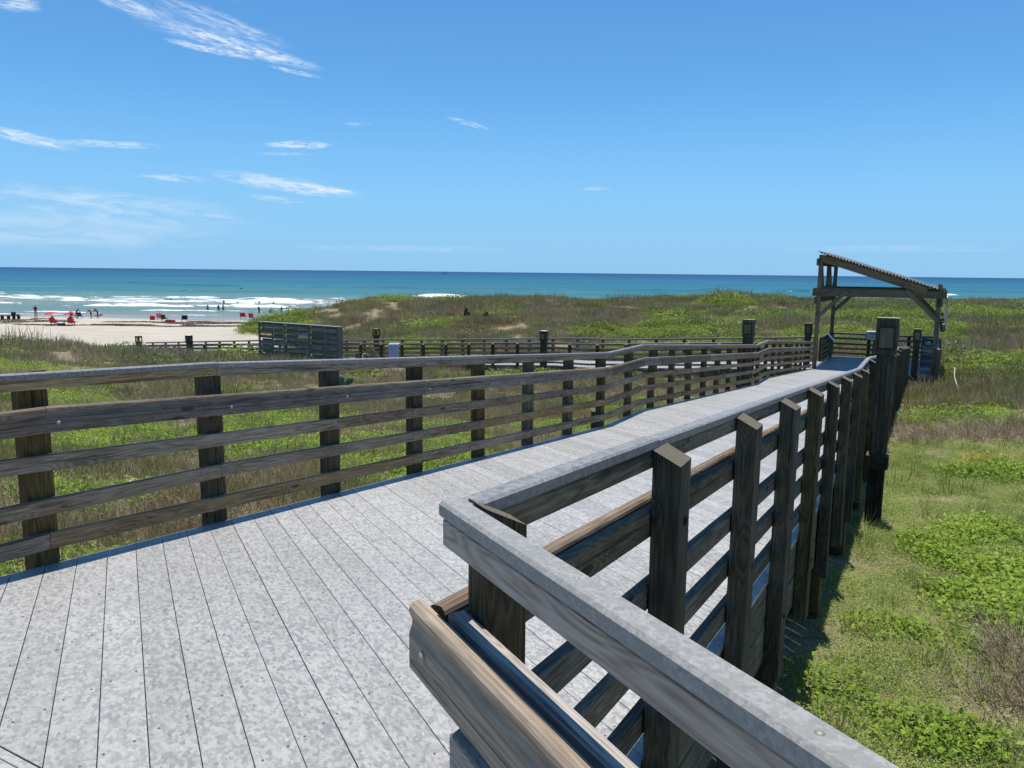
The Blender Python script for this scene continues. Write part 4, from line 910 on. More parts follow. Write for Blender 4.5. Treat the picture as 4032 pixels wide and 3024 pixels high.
# ------------------------------------------------------------------ people and beach things
def person(label, loc, pose='stand', h=1.65, top='wine_cloth', bottom='navy_fabric', skin='skin', rz=0.0, split=(.47, .80), group='people on the beach and in the surf', legs_skin=.28, hat=None, arms='down'):
    k = h/1.70
    J = {'pelvis': (0, 0, .92), 'waist': (0, 0, 1.06), 'chest': (0, .0, 1.30), 'neck': (0, 0, 1.45), 'head0': (0, -.01, 1.53), 'head1': (0, -.02, 1.66),
         'shL': (-.17, 0, 1.38), 'shR': (.17, 0, 1.38), 'elL': (-.23, .02, 1.12), 'elR': (.23, .02, 1.12), 'haL': (-.23, -.08, .88), 'haR': (.23, -.08, .88),
         'hiL': (-.09, 0, .88), 'hiR': (.09, 0, .88), 'knL': (-.11, -.02, .48), 'knR': (.11, -.02, .48), 'anL': (-.11, .03, .07), 'anR': (.11, .03, .07), 'toL': (-.12, -.12, .03), 'toR': (.12, -.12, .03)}
    if arms == 'crossed': J['elL'] = (-.22, -.05, 1.12); J['elR'] = (.22, -.05, 1.12); J['haL'] = (.02, -.18, 1.14); J['haR'] = (-.03, -.18, 1.08)
    if arms == 'out': J['elL'] = (-.36, -.02, 1.20); J['haL'] = (-.50, -.06, 1.00); J['elR'] = (.36, -.02, 1.20); J['haR'] = (.50, -.06, 1.0)
    if pose == 'bend':
        for q in ('chest', 'neck', 'head0', 'head1', 'shL', 'shR', 'elL', 'elR', 'haL', 'haR', 'waist'):
            x, y, z = J[q]; a = math.radians(38 if q != 'waist' else 20); yy, zz = y, z-.92; J[q] = (x, yy*math.cos(a)-zz*math.sin(a), .92+yy*math.sin(a)+zz*math.cos(a))
        J['haL'] = (-.18, -.62, .86); J['haR'] = (.18, -.62, .86); J['elL'] = (-.22, -.42, .98); J['elR'] = (.22, -.42, .98)
    if pose == 'sit':
        for q in list(J):
            x, y, z = J[q]
            if q[:2] in ('kn', 'an', 'to'): continue
            J[q] = (x, y+.10+(z-.92)*.18, z-.52)
        J['knL'] = (-.13, -.36, .44); J['knR'] = (.13, -.36, .44); J['anL'] = (-.14, -.52, .07); J['anR'] = (.14, -.52, .07); J['toL'] = (-.14, -.68, .03); J['toR'] = (.14, -.68, .03)
        J['haL'] = (-.26, -.22, .62); J['haR'] = (.26, -.22, .62)
    if pose == 'crouch':
        for q in list(J):
            x, y, z = J[q]
            if q[:2] in ('kn', 'an', 'to'): continue
            J[q] = (x, y-(z-.92)*.45, z-.62)
        J['knL'] = (-.16, -.36, .45); J['knR'] = (.16, -.36, .45); J['haL'] = (-.2, -.55, .25); J['haR'] = (.2, -.55, .25); J['elL'] = (-.24, -.4, .4); J['elR'] = (.24, -.4, .4)
    if pose == 'lie':
        for q in list(J):
            x, y, z = J[q]; up = .12 if z < 1.0 else .12+(z-1.0)*.45
            J[q] = (z-.9, x*.8, up)
        J['haL'] = (.45, -.25, .05); J['haR'] = (.45, .25, .05); J['elL'] = (.38, -.25, .15); J['elR'] = (.38, .25, .15)
    names = list(J); E_ = [('pelvis', 'waist'), ('waist', 'chest'), ('chest', 'neck'), ('neck', 'head0'), ('head0', 'head1'), ('chest', 'shL'), ('chest', 'shR'), ('shL', 'elL'), ('shR', 'elR'), ('elL', 'haL'), ('elR', 'haR'),
          ('pelvis', 'hiL'), ('pelvis', 'hiR'), ('hiL', 'knL'), ('hiR', 'knR'), ('knL', 'anL'), ('knR', 'anR'), ('anL', 'toL'), ('anR', 'toR')]
    R = {'pelvis': .13, 'waist': .115, 'chest': .135, 'neck': .055, 'head0': .075, 'head1': .095, 'sh': .065, 'el': .042, 'ha': .035, 'hi': .10, 'kn': .062, 'an': .042, 'to': .035}
    me = bpy.data.meshes.new('person'); me.from_pydata([tuple(c*k for c in J[q]) for q in names], [(names.index(a), names.index(b)) for a, b in E_], [])
    tmp = bpy.data.objects.new('tmp', me); COL.objects.link(tmp); tmp.modifiers.new('s', 'SKIN')
    for i, q in enumerate(names):
        r = R.get(q, R.get(q[:2], .06))*k; me.skin_vertices[0].data[i].radius = (r, r*(.8 if q in ('chest', 'waist', 'pelvis') else 1)); me.skin_vertices[0].data[i].use_root = (q == 'pelvis')
    sb = tmp.modifiers.new('u', 'SUBSURF'); sb.levels = 1; sb.render_levels = 1
    dg = bpy.context.evaluated_depsgraph_get(); m2 = bpy.data.meshes.new_from_object(tmp.evaluated_get(dg)); bpy.data.objects.remove(tmp)
    for mm in (skin, top, bottom, 'hair'): m2.materials.append(MATS[mm])
    jp = {q: Vector(J[q])*k for q in names}
    segc = [('head1', None), ('head0', 0), ('chest', 1), ('waist', 1), ('pelvis', 2), ('hiL', 2), ('hiR', 2), ('knL', 0), ('knR', 0), ('anL', 0), ('anR', 0), ('toL', 0), ('toR', 0), ('shL', 1), ('shR', 1), ('elL', 0), ('elR', 0), ('haL', 0), ('haR', 0), ('neck', 0)]
    for p in m2.polygons:
        c = Vector(p.center); q, mi = min(segc, key=lambda e: (jp[e[0]]-c).length)
        if mi is None: mi = 3 if (c-jp['head1']).dot(Vector((0, .6, .8))) > -.01 else 0
        p.material_index = mi; p.use_smooth = True
    o = bpy.data.objects.new('person', m2); COL.objects.link(o); o.location = loc; o.rotation_euler = (0, 0, rz); tag(o, label, 'person', group); m2.name = 'person'
    return o
def gz(x, y, off=0.0): return (x, y, float(ground_h(np.array([x]), np.array([y]))[0])+off)
def chair(label, loc, rz, m, w=.55):
    root = empty('beach_chair', loc, rz); tag(root, label, 'chair', 'folding beach chairs')
    def loc_b(nm, a, b, W, H, mm, up=(0, 0, 1)):
        M, L = frame_from(a, b, up); o = mesh_obj(nm, box_me(L, W, H, mm, .004), M, root, False); return o
    loc_b('seat', (0, -.25, .40), (0, .22, .34), w, .025, m); loc_b('backrest', (0, .22, .36), (0, .42, .92), w, .03, m, (0, -1, .3))
    for sx_ in (-1, 1):
        x = sx_*w/2; loc_b('leg', (x, -.28, .0), (x, .25, .46), .03, .03, 'steel'); loc_b('leg', (x, .30, .0), (x, -.24, .46), .03, .03, 'steel'); loc_b('armrest', (x, -.25, .58), (x, .32, .60), .06, .03, m)
        loc_b('frame', (x, .2, .34), (x, .44, .97), .03, .03, 'steel', (0, -1, .3))
    return root
def umbrella(label, loc, tilt, rz=0.0):
    root = empty('beach_umbrella', loc, rz); tag(root, label, 'umbrella', 'red clamp umbrellas on the chairs'); N = 8; v = [(0, 0, .28)]; f = []
    for r_, z in ((.38, .21), (.68, .08)): v += [(r_*math.cos(2*math.pi*i/N), r_*math.sin(2*math.pi*i/N), z) for i in range(N)]
    for i in range(N): f.append((0, 1+i, 1+(i+1) % N)); f.append((1+i, 1+N+i, 1+N+(i+1) % N, 1+(i+1) % N))
    o = bpy.data.objects.new('canopy', pyd('canopy', v, f, ('red_fabric',))); COL.objects.link(o); o.parent = root; o.location = (0, 0, 1.25); o.rotation_euler = tilt
    p = bpy.data.objects.new('pole', pyd('pole', *box_v(1.0, .025, .025, .002), ('steel',))); COL.objects.link(p); p.parent = root; p.location = (0, 0, 1.0); p.rotation_euler = (0, math.pi/2, 0)
    for i in range(N):
        a = 2*math.pi*i/N; q = bpy.data.objects.new('rib', RIB); COL.objects.link(q); q.parent = o; q.location = (.34*math.cos(a), .34*math.sin(a), .165); q.rotation_euler = (0, math.radians(17), a)
    return root
RIB = pyd('rib', *box_v(.68, .01, .01, .001), ('steel',))
def bag(name, label, cat, loc, sx_, sy2, sz, m, rim='black_fabric'):
    root = empty(name, loc); tag(root, label, cat)
    for nm, z0, z1, k, mm in (('body', 0, sz*.85, 1.0, m), ('lid', sz*.85, sz, 1.06, rim)):
        M, L = frame_from((0, 0, z0), (0, 0, z1), up=(0, 1, 0)); mesh_obj(nm, box_me(L, sx_*k, sy2*k, mm, .02), M, root, False)
    M, L = frame_from((-sx_*.3, 0, sz*1.15), (sx_*.3, 0, sz*1.15)); mesh_obj('handle', box_me(L, .03, .03, rim, .004), M, root, False); return root

person('tall woman in lilac shorts standing with crossed arms by the low table', gz(-64.4, 104.0), 'stand', 1.95, 'black_fabric', 'lilac_cloth', 'skin', math.pi, arms='crossed')
person('person in a red shirt bending forward beside the red chair', gz(-60.6, 107.0), 'bend', 1.6, 'wine_cloth', 'skin_dark', 'skin_dark', -math.pi/2-.3+math.pi)
person('person in a dark red top in the middle of the huddle of three', gz(-59.0, 107.8), 'bend', 1.55, 'wine_cloth', 'black_fabric', 'skin', -math.pi/2)
person('person in a long dark shirt, rightmost of the huddle of three', gz(-58.3, 108.2), 'bend', 1.65, 'navy_fabric', 'navy_fabric', 'skin_dark', -math.pi/2+.2)
chair('empty red folding chair left of the huddle of three', gz(-62.0, 108.6), 2.9, 'red_fabric'); chair('dark blue folding chair in the middle of the huddle of three', gz(-59.9, 106.6), 3.3, 'navy_fabric')
person('person lying on the wet sand near the water edge', gz(-61.4, 114.2, .02), 'lie', 1.5, 'black_fabric', 'black_fabric', 'skin_dark', .2)
c1, c2 = gz(-53.7, 90.0), gz(-51.6, 90.0)
chair('red folding chair under the left red umbrella', c1, math.pi, 'red_fabric', .62); chair('red folding chair under the right red umbrella', c2, math.pi+.2, 'red_fabric', .62)
umbrella('left red umbrella clamped above a chair', (c1[0]-.35, c1[1], c1[2]+.05), (.15, -.1, 0)); umbrella('right red umbrella tilted to the left above a chair', (c2[0]-.3, c2[1], c2[2]+.05), (.1, -.35, 0))
person('person in dark red seated under the right red umbrella', (c2[0], c2[1]-.02, c2[2]+.08), 'sit', 1.85, 'wine_cloth', 'wine_cloth', 'skin_dark', math.pi+.2)
person('person seated under the left red umbrella', (c1[0], c1[1]-.02, c1[2]+.08), 'sit', 1.75, 'red_fabric', 'black_fabric', 'skin', math.pi)
bag('cooler', 'dark cooler box between the two red umbrella chairs', 'cooler', gz(-52.6, 89.6), .75, .4, .38, 'navy_fabric', 'white_cloth')
def low_table():
    root = empty('low_table', gz(-67.2, 103.0)); tag(root, 'long low dark bench table with a bucket on it', 'table')
    for nm, a, b, W, H in [('top', (-1.25, 0, .48), (1.25, 0, .48), .5, .07), ('leg', (-1.1, 0, .0), (-1.1, 0, .45), .4, .12), ('leg', (-.25, 0, .0), (-.25, 0, .45), .4, .12), ('leg', (.45, 0, .0), (.45, 0, .45), .4, .12), ('leg', (1.1, 0, .0), (1.1, 0, .45), .4, .12)]:
        M, L = frame_from(a, b, up=(0, 0, 1) if nm == 'top' else (0, 1, 0)); mesh_obj(nm, box_me(L, W, H, 'black_fabric', .01), M, root, False)
    x, y, z = root.location; bag('bucket', 'dark bucket standing on the low bench table', 'bucket', (x+.45, y, z+.515), .5, .35, .42, 'navy_fabric')
    bag('folded_bag', 'pale bag at the right end of the low bench table', 'bag', (x+.98, y, z+.515), .4, .3, .22, 'lilac_cloth', 'white_cloth')
low_table()
person('person with dark hair sitting in a pink chair at the middle group', gz(-48.6, 106.2), 'sit', 1.55, 'pink_fabric', 'pink_fabric', 'skin', math.pi); chair('pink folding chair of the middle group', gz(-48.6, 106.1), math.pi, 'pink_fabric', .7)
chair('dark green folding chair of the middle group', gz(-46.4, 102.7), math.pi-.3, 'green_fabric', .72); chair('black folding chair at the right of the middle group', gz(-43.6, 102.2), math.pi+.6, 'black_fabric', .7)
bag('beach_bag', 'bright pink beach bag in front of the green chair', 'bag', gz(-44.9, 100.9), 1.15, .5, .32, 'pink_fabric', 'red_fabric')
bag('beach_bag', 'round red bag left of the pink chair', 'bag', gz(-49.6, 106.0), .55, .4, .6, 'red_fabric', 'pink_fabric')
chair('red folding chair left of the lone seated man', gz(-39.3, 112.4), math.pi, 'red_fabric', .75); chair('folding chair of the lone seated man', gz(-37.3, 110.0), math.pi, 'red_fabric', .6)
person('man in a red shirt seated with arms spread, near the dune', gz(-37.3, 110.1), 'sit', 1.6, 'wine_cloth', 'wine_cloth', 'skin_dark', math.pi, arms='out'); bag('bin', 'grey bin right of the lone seated man', 'bin', gz(-35.9, 110.8), .6, .5, .55, 'grey_plastic', 'screw_dark')
person('dark figure in shorts standing at the water edge, left of the dune', gz(-41.8, 127), 'stand', 1.6, 'black_fabric', 'black_fabric', 'skin_dark', 2.5)
person('figure in a pale shirt standing at the water edge above the dune', gz(-39.8, 127), 'stand', 1.5, 'white_cloth', 'navy_fabric', 'skin', 3.0)
person('figure with arms bent standing at the water edge, nearest the dune', gz(-38.2, 127.5), 'stand', 1.5, 'wine_cloth', 'grey_plastic', 'skin', 3.4, arms='crossed')
for i, (x, y, dep, h, t_, b_, sk, rz, lab, pose) in enumerate([
    (-53.0, 134, .45, 1.6, 'pink_fabric', 'black_fabric', 'skin_dark', 3.1, 'wader in a pinkish top and black shorts, left of the hand holding pair', 'stand'),
    (-51.3, 134.5, .45, 1.6, 'navy_fabric', 'black_fabric', 'skin_dark', 3.3, 'wader in dark clothes, right of the one in a pinkish top', 'stand'), (-50.6, 134.8, .4, 1.6, 'lilac_cloth', 'navy_fabric', 'skin_dark', 3.0, 'wader in a pale top standing close behind the dark one', 'stand'),
    (-57.9, 152, .1, 1.2, 'black_fabric', 'black_fabric', 'skin_dark', 2.0, 'person crouching low in the surf left of the far bathers', 'crouch'), (-56.9, 152.5, .35, 1.3, 'black_fabric', 'black_fabric', 'skin_dark', 2.6, 'second crouching bather touching the first', 'crouch'),
    (-59.5, 159, .6, 1.6, 'black_fabric', 'black_fabric', 'skin_dark', 3.0, 'slim dark bather, leftmost of the far row of five', 'stand'), (-57.0, 160, .8, 1.55, 'wine_cloth', 'black_fabric', 'skin_dark', 2.6, 'short dark bather, second of the far row of five', 'stand'),
    (-53.9, 161, .8, 1.65, 'white_cloth', 'black_fabric', 'skin', 2.2, 'bather in white leaning forward, third of the far row of five', 'bend'), (-52.4, 159.5, .7, 1.6, 'wine_cloth', 'navy_fabric', 'skin_dark', 3.3, 'bather in dark red, fourth of the far row of five', 'stand'),
    (-49.6, 160, .75, 1.55, 'lilac_cloth', 'navy_fabric', 'skin', 3.5, 'bather in a pale top, rightmost of the far row of five', 'stand'), (-63.2, 149.5, .75, 1.5, 'pink_fabric', 'pink_fabric', 'skin', 1.6, 'lone bather in pink sitting in the foam', 'stand'),
    (-79.6, 180, .95, 1.6, 'yellow_cloth', 'yellow_cloth', 'skin', 3.0, 'bather in yellow far out behind the foam', 'stand'), (-72.0, 176, 1.05, 1.5, 'white_cloth', 'white_cloth', 'skin', 3.0, 'head and shoulders of a far bather right of the yellow one', 'stand'),
    (-51.0, 186, 1.1, 1.5, 'skin', 'skin', 'skin', 3.0, 'swimmer far out above the dune end, only the head shows', 'stand'), (-36.0, 134, .8, 1.5, 'wine_cloth', 'black_fabric', 'skin_dark', 3.0, 'wader mostly hidden by the dune end', 'stand')]):
    person(lab, (x, y, -7.2-dep), pose, h, t_, b_, sk, rz)
# bird and far boat
def bird():
    v = [(-.55, .1, .08), (-.2, -.08, .02), (0, -.12, 0), (.2, -.08, .02), (.55, .1, .08), (.2, .1, .02), (0, .16, 0), (-.2, .1, .02), (0, -.45, .02), (0, .4, 0), (0, 0, .07), (0, 0, -.07)]
    f = [(0, 1, 7), (1, 10, 7), (1, 2, 10), (2, 3, 10), (3, 5, 10), (3, 4, 5), (5, 6, 10), (6, 7, 10), (8, 2, 1), (8, 3, 2), (9, 7, 6), (9, 6, 5), (1, 7, 11), (3, 11, 5), (1, 11, 3), (7, 5, 11)]
    o = bpy.data.objects.new('seabird', pyd('seabird', [tuple(c*1.7 for c in q) for q in v], f, ('black_fabric',))); COL.objects.link(o); o.location = (-55.5, 158, -3.9); o.rotation_euler = (.15, .1, 1.2)
    tag(o, 'dark seabird gliding low over the breakers', 'bird')
bird()
def boat():
    root = empty('fishing_boat', (-255, 2900, -7.2)); tag(root, 'tiny fishing boat on the horizon', 'boat')
    for nm, a, b, W, H, mm in [('hull', (-9, 0, 1.2), (9, 0, 1.6), 5, 3, 'grey_plastic'), ('cabin', (-5, 0, 4.4), (0, 0, 4.4), 3.5, 3.5, 'white_cloth'), ('mast', (1, 0, 3), (1, 0, 11), .4, .4, 'screw_dark')]:
        M, L = frame_from(a, b, up=(0, 0, 1) if nm != 'mast' else (0, 1, 0)); mesh_obj(nm, box_me(L, W, H, mm, .1), M, root, False)
boat()
# prickly pear and driftwood
def cactus():
    x, y = -4.75, 21.0; g = gz(x, y)[2]; root = empty('prickly_pear', (x, y, g)); tag(root, 'small prickly pear cactus behind the left railing near a cap joint', 'cactus')
    for (dx, dz, r_, a) in ((0, .2, .17, 0), (.13, .47, .14, .5), (-.12, .46, .13, -.5), (.02, .62, .12, .1), (.27, .62, .10, .8)):
        bm = bmesh.new(); bmesh.ops.create_uvsphere(bm, u_segments=10, v_segments=7, radius=1); me = bpy.data.meshes.new('pad'); bm.to_mesh(me); bm.free(); me.materials.append(MATS['cactus_green'])
        o = bpy.data.objects.new('pad', me); COL.objects.link(o); o.parent = root; o.location = (dx, 0, dz); o.scale = (r_, .05, r_*1.25); o.rotation_euler = (0, a, 0)
cactus()
g = gz(15.2, 26.2)[2]; o = tube('driftwood_stick', [(15.0, 25.4, g+.05), (15.2, 26.0, g+.25), (15.3, 26.4, g+.55), (15.35, 26.5, g+.85)], .03, 'driftwood', None, 6, True, [.03, .026, .022, .014]); tag(o, 'pale bleached stick leaning in the sand right of the shelter', 'driftwood')
g = gz(-4.45, 8.8)[2]
bm = bmesh.new(); bmesh.ops.create_icosphere(bm, subdivisions=3, radius=1)
for vv in bm.verts: vv.co *= 1+.25*(float(vnoise(np.array([vv.co.x*2+5]), np.array([vv.co.y*2+vv.co.z*3]), 3)[0])-.5)
me = bpy.data.meshes.new('sandstone'); bm.to_mesh(me); bm.free(); me.materials.append(MATS['stone']); o = bpy.data.objects.new('sandstone', me); COL.objects.link(o); o.location = (-4.45, 8.8, g+.05); o.scale = (.13, .1, .09); tag(o, 'tan sandstone lump in the grass beyond the left railing', 'stone')

# ------------------------------------------------------------------ plants
def blades(n, R, h0, h1, wd, lean, seed, segs=2, bend=.5, up=.0):
    r = np.random.default_rng(seed); V, F, A = [], [], []
    for i in range(n):
        a = r.uniform(0, 2*math.pi); rad = R*math.sqrt(r.uniform()); x0, y0 = rad*math.cos(a), rad*math.sin(a)
        la = a + r.normal(0, .9); L = r.uniform(h0, h1); ln = abs(r.normal(0, lean))*L; dx, dy = math.cos(la)*ln, math.sin(la)*ln
        fa = r.uniform(0, math.pi); wx, wy = math.cos(fa)*wd/2, math.sin(fa)*wd/2; b0 = len(V); c = r.uniform()
        zt = math.sqrt(max(L*L-ln*ln, (.25*L)**2)); k = segs
        for j in range(k):
            t = j/k; px = x0+dx*t**(1+bend); py = y0+dy*t**(1+bend); pz_ = zt*(t if ln < .5*L else t*(1.35-.35*t)); w = 1-.55*t
            V += [(px-wx*w, py-wy*w, pz_-.02), (px+wx*w, py+wy*w, pz_-.02)]; A += [c, c]
        V.append((x0+dx, y0+dy, zt)); A.append(min(1, c+.15))
        for j in range(k-1): F.append((b0+2*j, b0+2*j+1, b0+2*j+3, b0+2*j+2))
        F.append((b0+2*k-2, b0+2*k-1, b0+2*k))
    return V, F, A
def leaves(n, R, h, sz, seed, dome=.5, flat_=.5, asp=.6):
    r = np.random.default_rng(seed); V, F, A = [], [], []
    for i in range(n):
        a = r.uniform(0, 2*math.pi); q = math.sqrt(r.uniform()); rad = R*q; z = h*(1-dome*q*q)*r.uniform(.25, 1.0)
        p = Vector((rad*math.cos(a), rad*math.sin(a), z)); la = r.uniform(0, 2*math.pi); t_ = r.normal(0, flat_)
        d = Vector((math.cos(la)*math.cos(t_), math.sin(la)*math.cos(t_), math.sin(t_))); s_ = d.cross(Vector((0, 0, 1))).normalized(); s_ = (s_*math.cos(r.normal(0, flat_)) + Vector((0, 0, 1))*math.sin(r.normal(0, flat_))).normalized()
        L = sz*r.uniform(.6, 1.25); w = L*asp/2; b0 = len(V); nrm = d.cross(s_); c = r.uniform()
        V += [p, p+d*L*.45+s_*w+nrm*L*.06, p+d*L, p+d*L*.45-s_*w+nrm*L*.06, p+d*L*.5-nrm*L*.02]; A += [c]*5
        F += [(b0, b0+1, b0+4), (b0+1, b0+2, b0+4), (b0+2, b0+3, b0+4), (b0+3, b0, b0+4)]
    return V, F, A
def twigs(n, R, h, th, seed):
    r = np.random.default_rng(seed); V, F, A = [], [], []
    def stick(p, d, L, t, dep):
        q = p; c = r.uniform(); k = 3; b0 = len(V); a_ = Vector((-d.y, d.x, 0)); a_ = a_.normalized() if a_.length > .01 else Vector((1, 0, 0)); bb = d.cross(a_)
        for j in range(k):
            w = t*(1-.35*j); qq = q+d*(L*j/(k-1)) + Vector((r.normal(0, .06), r.normal(0, .06), r.normal(0, .03)))*L*(j > 0)
            V.extend([qq+a_*w, qq-a_*w*.5+bb*w*.8, qq-a_*w*.5-bb*w*.8]); A.extend([c]*3)
            if j: 
                for m_ in range(3): F.append((b0+3*(j-1)+m_, b0+3*(j-1)+(m_+1) % 3, b0+3*j+(m_+1) % 3, b0+3*j+m_))
            end = qq
        if dep:
            for _ in range(3):
                dd = (d+Vector((r.normal(0, .55), r.normal(0, .55), r.normal(.1, .4)))).normalized(); stick(p+d*L*r.uniform(.35, 1), dd, L*r.uniform(.4, .7), t*.6, dep-1)
    for i in range(n):
        a = r.uniform(0, 2*math.pi); rad = R*.5*math.sqrt(r.uniform()); d = Vector((math.cos(a)*r.uniform(.3, 1.2), math.sin(a)*r.uniform(.3, 1.2), r.uniform(.25, 1))).normalized()
        stick(Vector((rad*math.cos(a), rad*math.sin(a), 0)), d, h*r.uniform(.5, 1), th, 1)
    return V, F, A
def merge(*parts):
    V, F, A, MI = [], [], [], []
    for k, (v, f, a) in enumerate(parts):
        b = len(V); V += v; F += [tuple(b+i for i in q) for q in f]; A += a; MI += [k]*len(f)
    return V, F, A, MI
def proto(name, parts, mats):
    V, F, A, MI = merge(*parts); me = pyd(name, V, F, mats, True, MI); at = me.attributes.new('rnd', 'FLOAT', 'POINT'); at.data.foreach_set('value', np.array(A, np.float32))
    return bpy.data.objects.new(name+'_source', me)      # never linked: only its mesh is instanced
def scatter(name, label, protos, pts, scales, cat=None, tilt=.12, seed=0, sink=.02):
    pts = np.asarray(pts, float); n = len(pts)
    if n == 0: return
    r = np.random.default_rng(seed); z = ground_h(pts[:, 0], pts[:, 1])-sink
    me = bpy.data.meshes.new(name); me.vertices.add(n); me.vertices.foreach_set('co', np.c_[pts, z].astype(np.float32).ravel())
    a = me.attributes.new('rot', 'FLOAT_VECTOR', 'POINT'); a.data.foreach_set('vector', np.c_[r.normal(0, tilt, n), r.normal(0, tilt, n), r.uniform(0, 6.283, n)].astype(np.float32).ravel())
    a = me.attributes.new('siz', 'FLOAT', 'POINT'); a.data.foreach_set('value', np.asarray(scales, np.float32)*np.ones(n, np.float32))
    o = bpy.data.objects.new(name, me); COL.objects.link(o); tag(o, label, cat, kind='stuff')
    ng = bpy.data.node_groups.new(name, 'GeometryNodeTree'); ng.interface.new_socket('Geometry', in_out='INPUT', socket_type='NodeSocketGeometry'); ng.interface.new_socket('Geometry', in_out='OUTPUT', socket_type='NodeSocketGeometry')
    gi = ng.nodes.new('NodeGroupInput'); go = ng.nodes.new('NodeGroupOutput'); ip = ng.nodes.new('GeometryNodeInstanceOnPoints'); jn = ng.nodes.new('GeometryNodeJoinGeometry')
    for p in protos:
        oi = ng.nodes.new('GeometryNodeObjectInfo'); oi.inputs['Object'].default_value = p; oi.inputs['As Instance'].default_value = True; ng.links.new(oi.outputs['Geometry'], jn.inputs[0])
    na = ng.nodes.new('GeometryNodeInputNamedAttribute'); na.data_type = 'FLOAT_VECTOR'; na.inputs['Name'].default_value = 'rot'
    ns = ng.nodes.new('GeometryNodeInputNamedAttribute'); ns.data_type = 'FLOAT'; ns.inputs['Name'].default_value = 'siz'
    ng.links.new(gi.outputs[0], ip.inputs['Points']); ng.links.new(jn.outputs[0], ip.inputs['Instance']); ip.inputs['Pick Instance'].default_value = True
    ng.links.new(na.outputs[0], ip.inputs['Rotation']); ng.links.new(ns.outputs[0], ip.inputs['Scale']); ng.links.new(ip.outputs[0], go.inputs[0])
    md = o.modifiers.new('scatter', 'NODES'); md.node_group = ng
    return o
PG = [proto('green_tuft', (blades(36, .08, .08, .27, .006, .6, 20+i),), ('grass_green',)) for i in range(3)]
PD = [proto('dry_tuft', (blades(28, .10, .10, .32, .0055, .7, 30+i), blades(8, .06, .1, .3, .006, .5, 60+i)), ('grass_dry', 'grass_green')) for i in range(3)]
PV = [proto('vine_patch', (leaves(70, .20, .12, .034, 40+i, .45, .5, .62), leaves(60, .20, .09, .02, 43+i, .45, .6, .5), blades(6, .16, .06, .2, .004, .6, 70+i)), ('leaf_bright', 'leaf_dune', 'grass_green')) for i in range(3)]
PC = [proto('carpet_patch', (leaves(330, .21, .06, .016, 50+i, .3, .6, .5), blades(10, .18, .03, .09, .003, .6, 75+i)), ('leaf_carpet', 'grass_dry')) for i in range(3)]
PT = [proto('twig_heap', (twigs(18, .34, .22, .0032, 80+i), blades(14, .22, .1, .26, .004, .9, 85+i)), ('twig', 'grass_dry')) for i in range(3)]
FB = [proto('brush_clump', (blades(210, .46, .10, .30, .012, .45, 90+i, 2), blades(60, .42, .08, .24, .012, .6, 95+i), leaves(26, .42, .18, .05, 97+i)), ('brush_brown', 'grass_dry', 'leaf_shrub')) for i in range(3)]
FG = [proto('green_clump', (leaves(230, .50, .24, .062, 100+i, .6, .6, .6), leaves(60, .46, .2, .05, 104+i, .6, .6, .6), blades(46, .42, .1, .28, .012, .5, 105+i)), ('leaf_dune', 'leaf_shrub', 'grass_green')) for i in range(2)]
FS = [proto('shrub_clump', (leaves(220, .46, .30, .06, 110+i, .6, .7, .6), blades(60, .42, .12, .32, .012, .5, 115+i)), ('leaf_shrub', 'brush_brown')) for i in range(2)]
FY = [proto('meadow_clump', (blades(200, .46, .08, .28, .012, .55, 120+i),), ('grass_green',)) for i in range(2)]
FT = [proto('stalk_clump', (blades(9, .3, .3, .65, .010, .2, 130+i, 2), blades(30, .3, .1, .3, .01, .4, 135+i)), ('grass_dry', 'brush_brown')) for i in range(2)]
FW = [proto('dead_brush', (twigs(14, .6, .36, .008, 140+i), blades(40, .4, .08, .24, .01, .8, 145+i)), ('twig', 'brush_brown')) for i in range(2)]

def cand(n, x0, x1, y0, y1, seed):
    r = np.random.default_rng(seed); return np.c_[r.uniform(x0, x1, n), r.uniform(y0, y1, n)], r
def sn_of(p): return p[:, 0]*US.x+p[:, 1]*US.y, p[:, 0]*UN.x+p[:, 1]*UN.y
def in_view(p, mar=.10):
    a = p[:, 0]/np.maximum(p[:, 1], .2); return (np.abs(a) < .67+mar) & (p[:, 1] > 1.5)
def off_deck(p, m=.0, far_m=.12):
    s, n = sn_of(p)
    ramp_ = (s < 31.6) & (n > LE-.05-m) & (n < RE+.05+m) & (s > -5)
    pl = (s > 31.3-m) & (s < 37.75+m) & (n > LE-.1) & (n < .35+m)
    wk = (s > 31.45-far_m) & (s < 34.8+far_m) & (n < -4) & (n > -49)
    # low spots just beside the deck stay bare of tall plants
    v = (s < 1.3) & (n < 2.5) & (n > LE-.1)
    return ~(ramp_ | pl | wk | v)
def blob(p, c, rx, ry=None, rot=0):
    ry = ry or rx; dx, dy = p[:, 0]-c[0], p[:, 1]-c[1]; a = dx*math.cos(rot)+dy*math.sin(rot); b = -dx*math.sin(rot)+dy*math.cos(rot)
    return np.exp(-((a/rx)**2+(b/ry)**2)*.7)
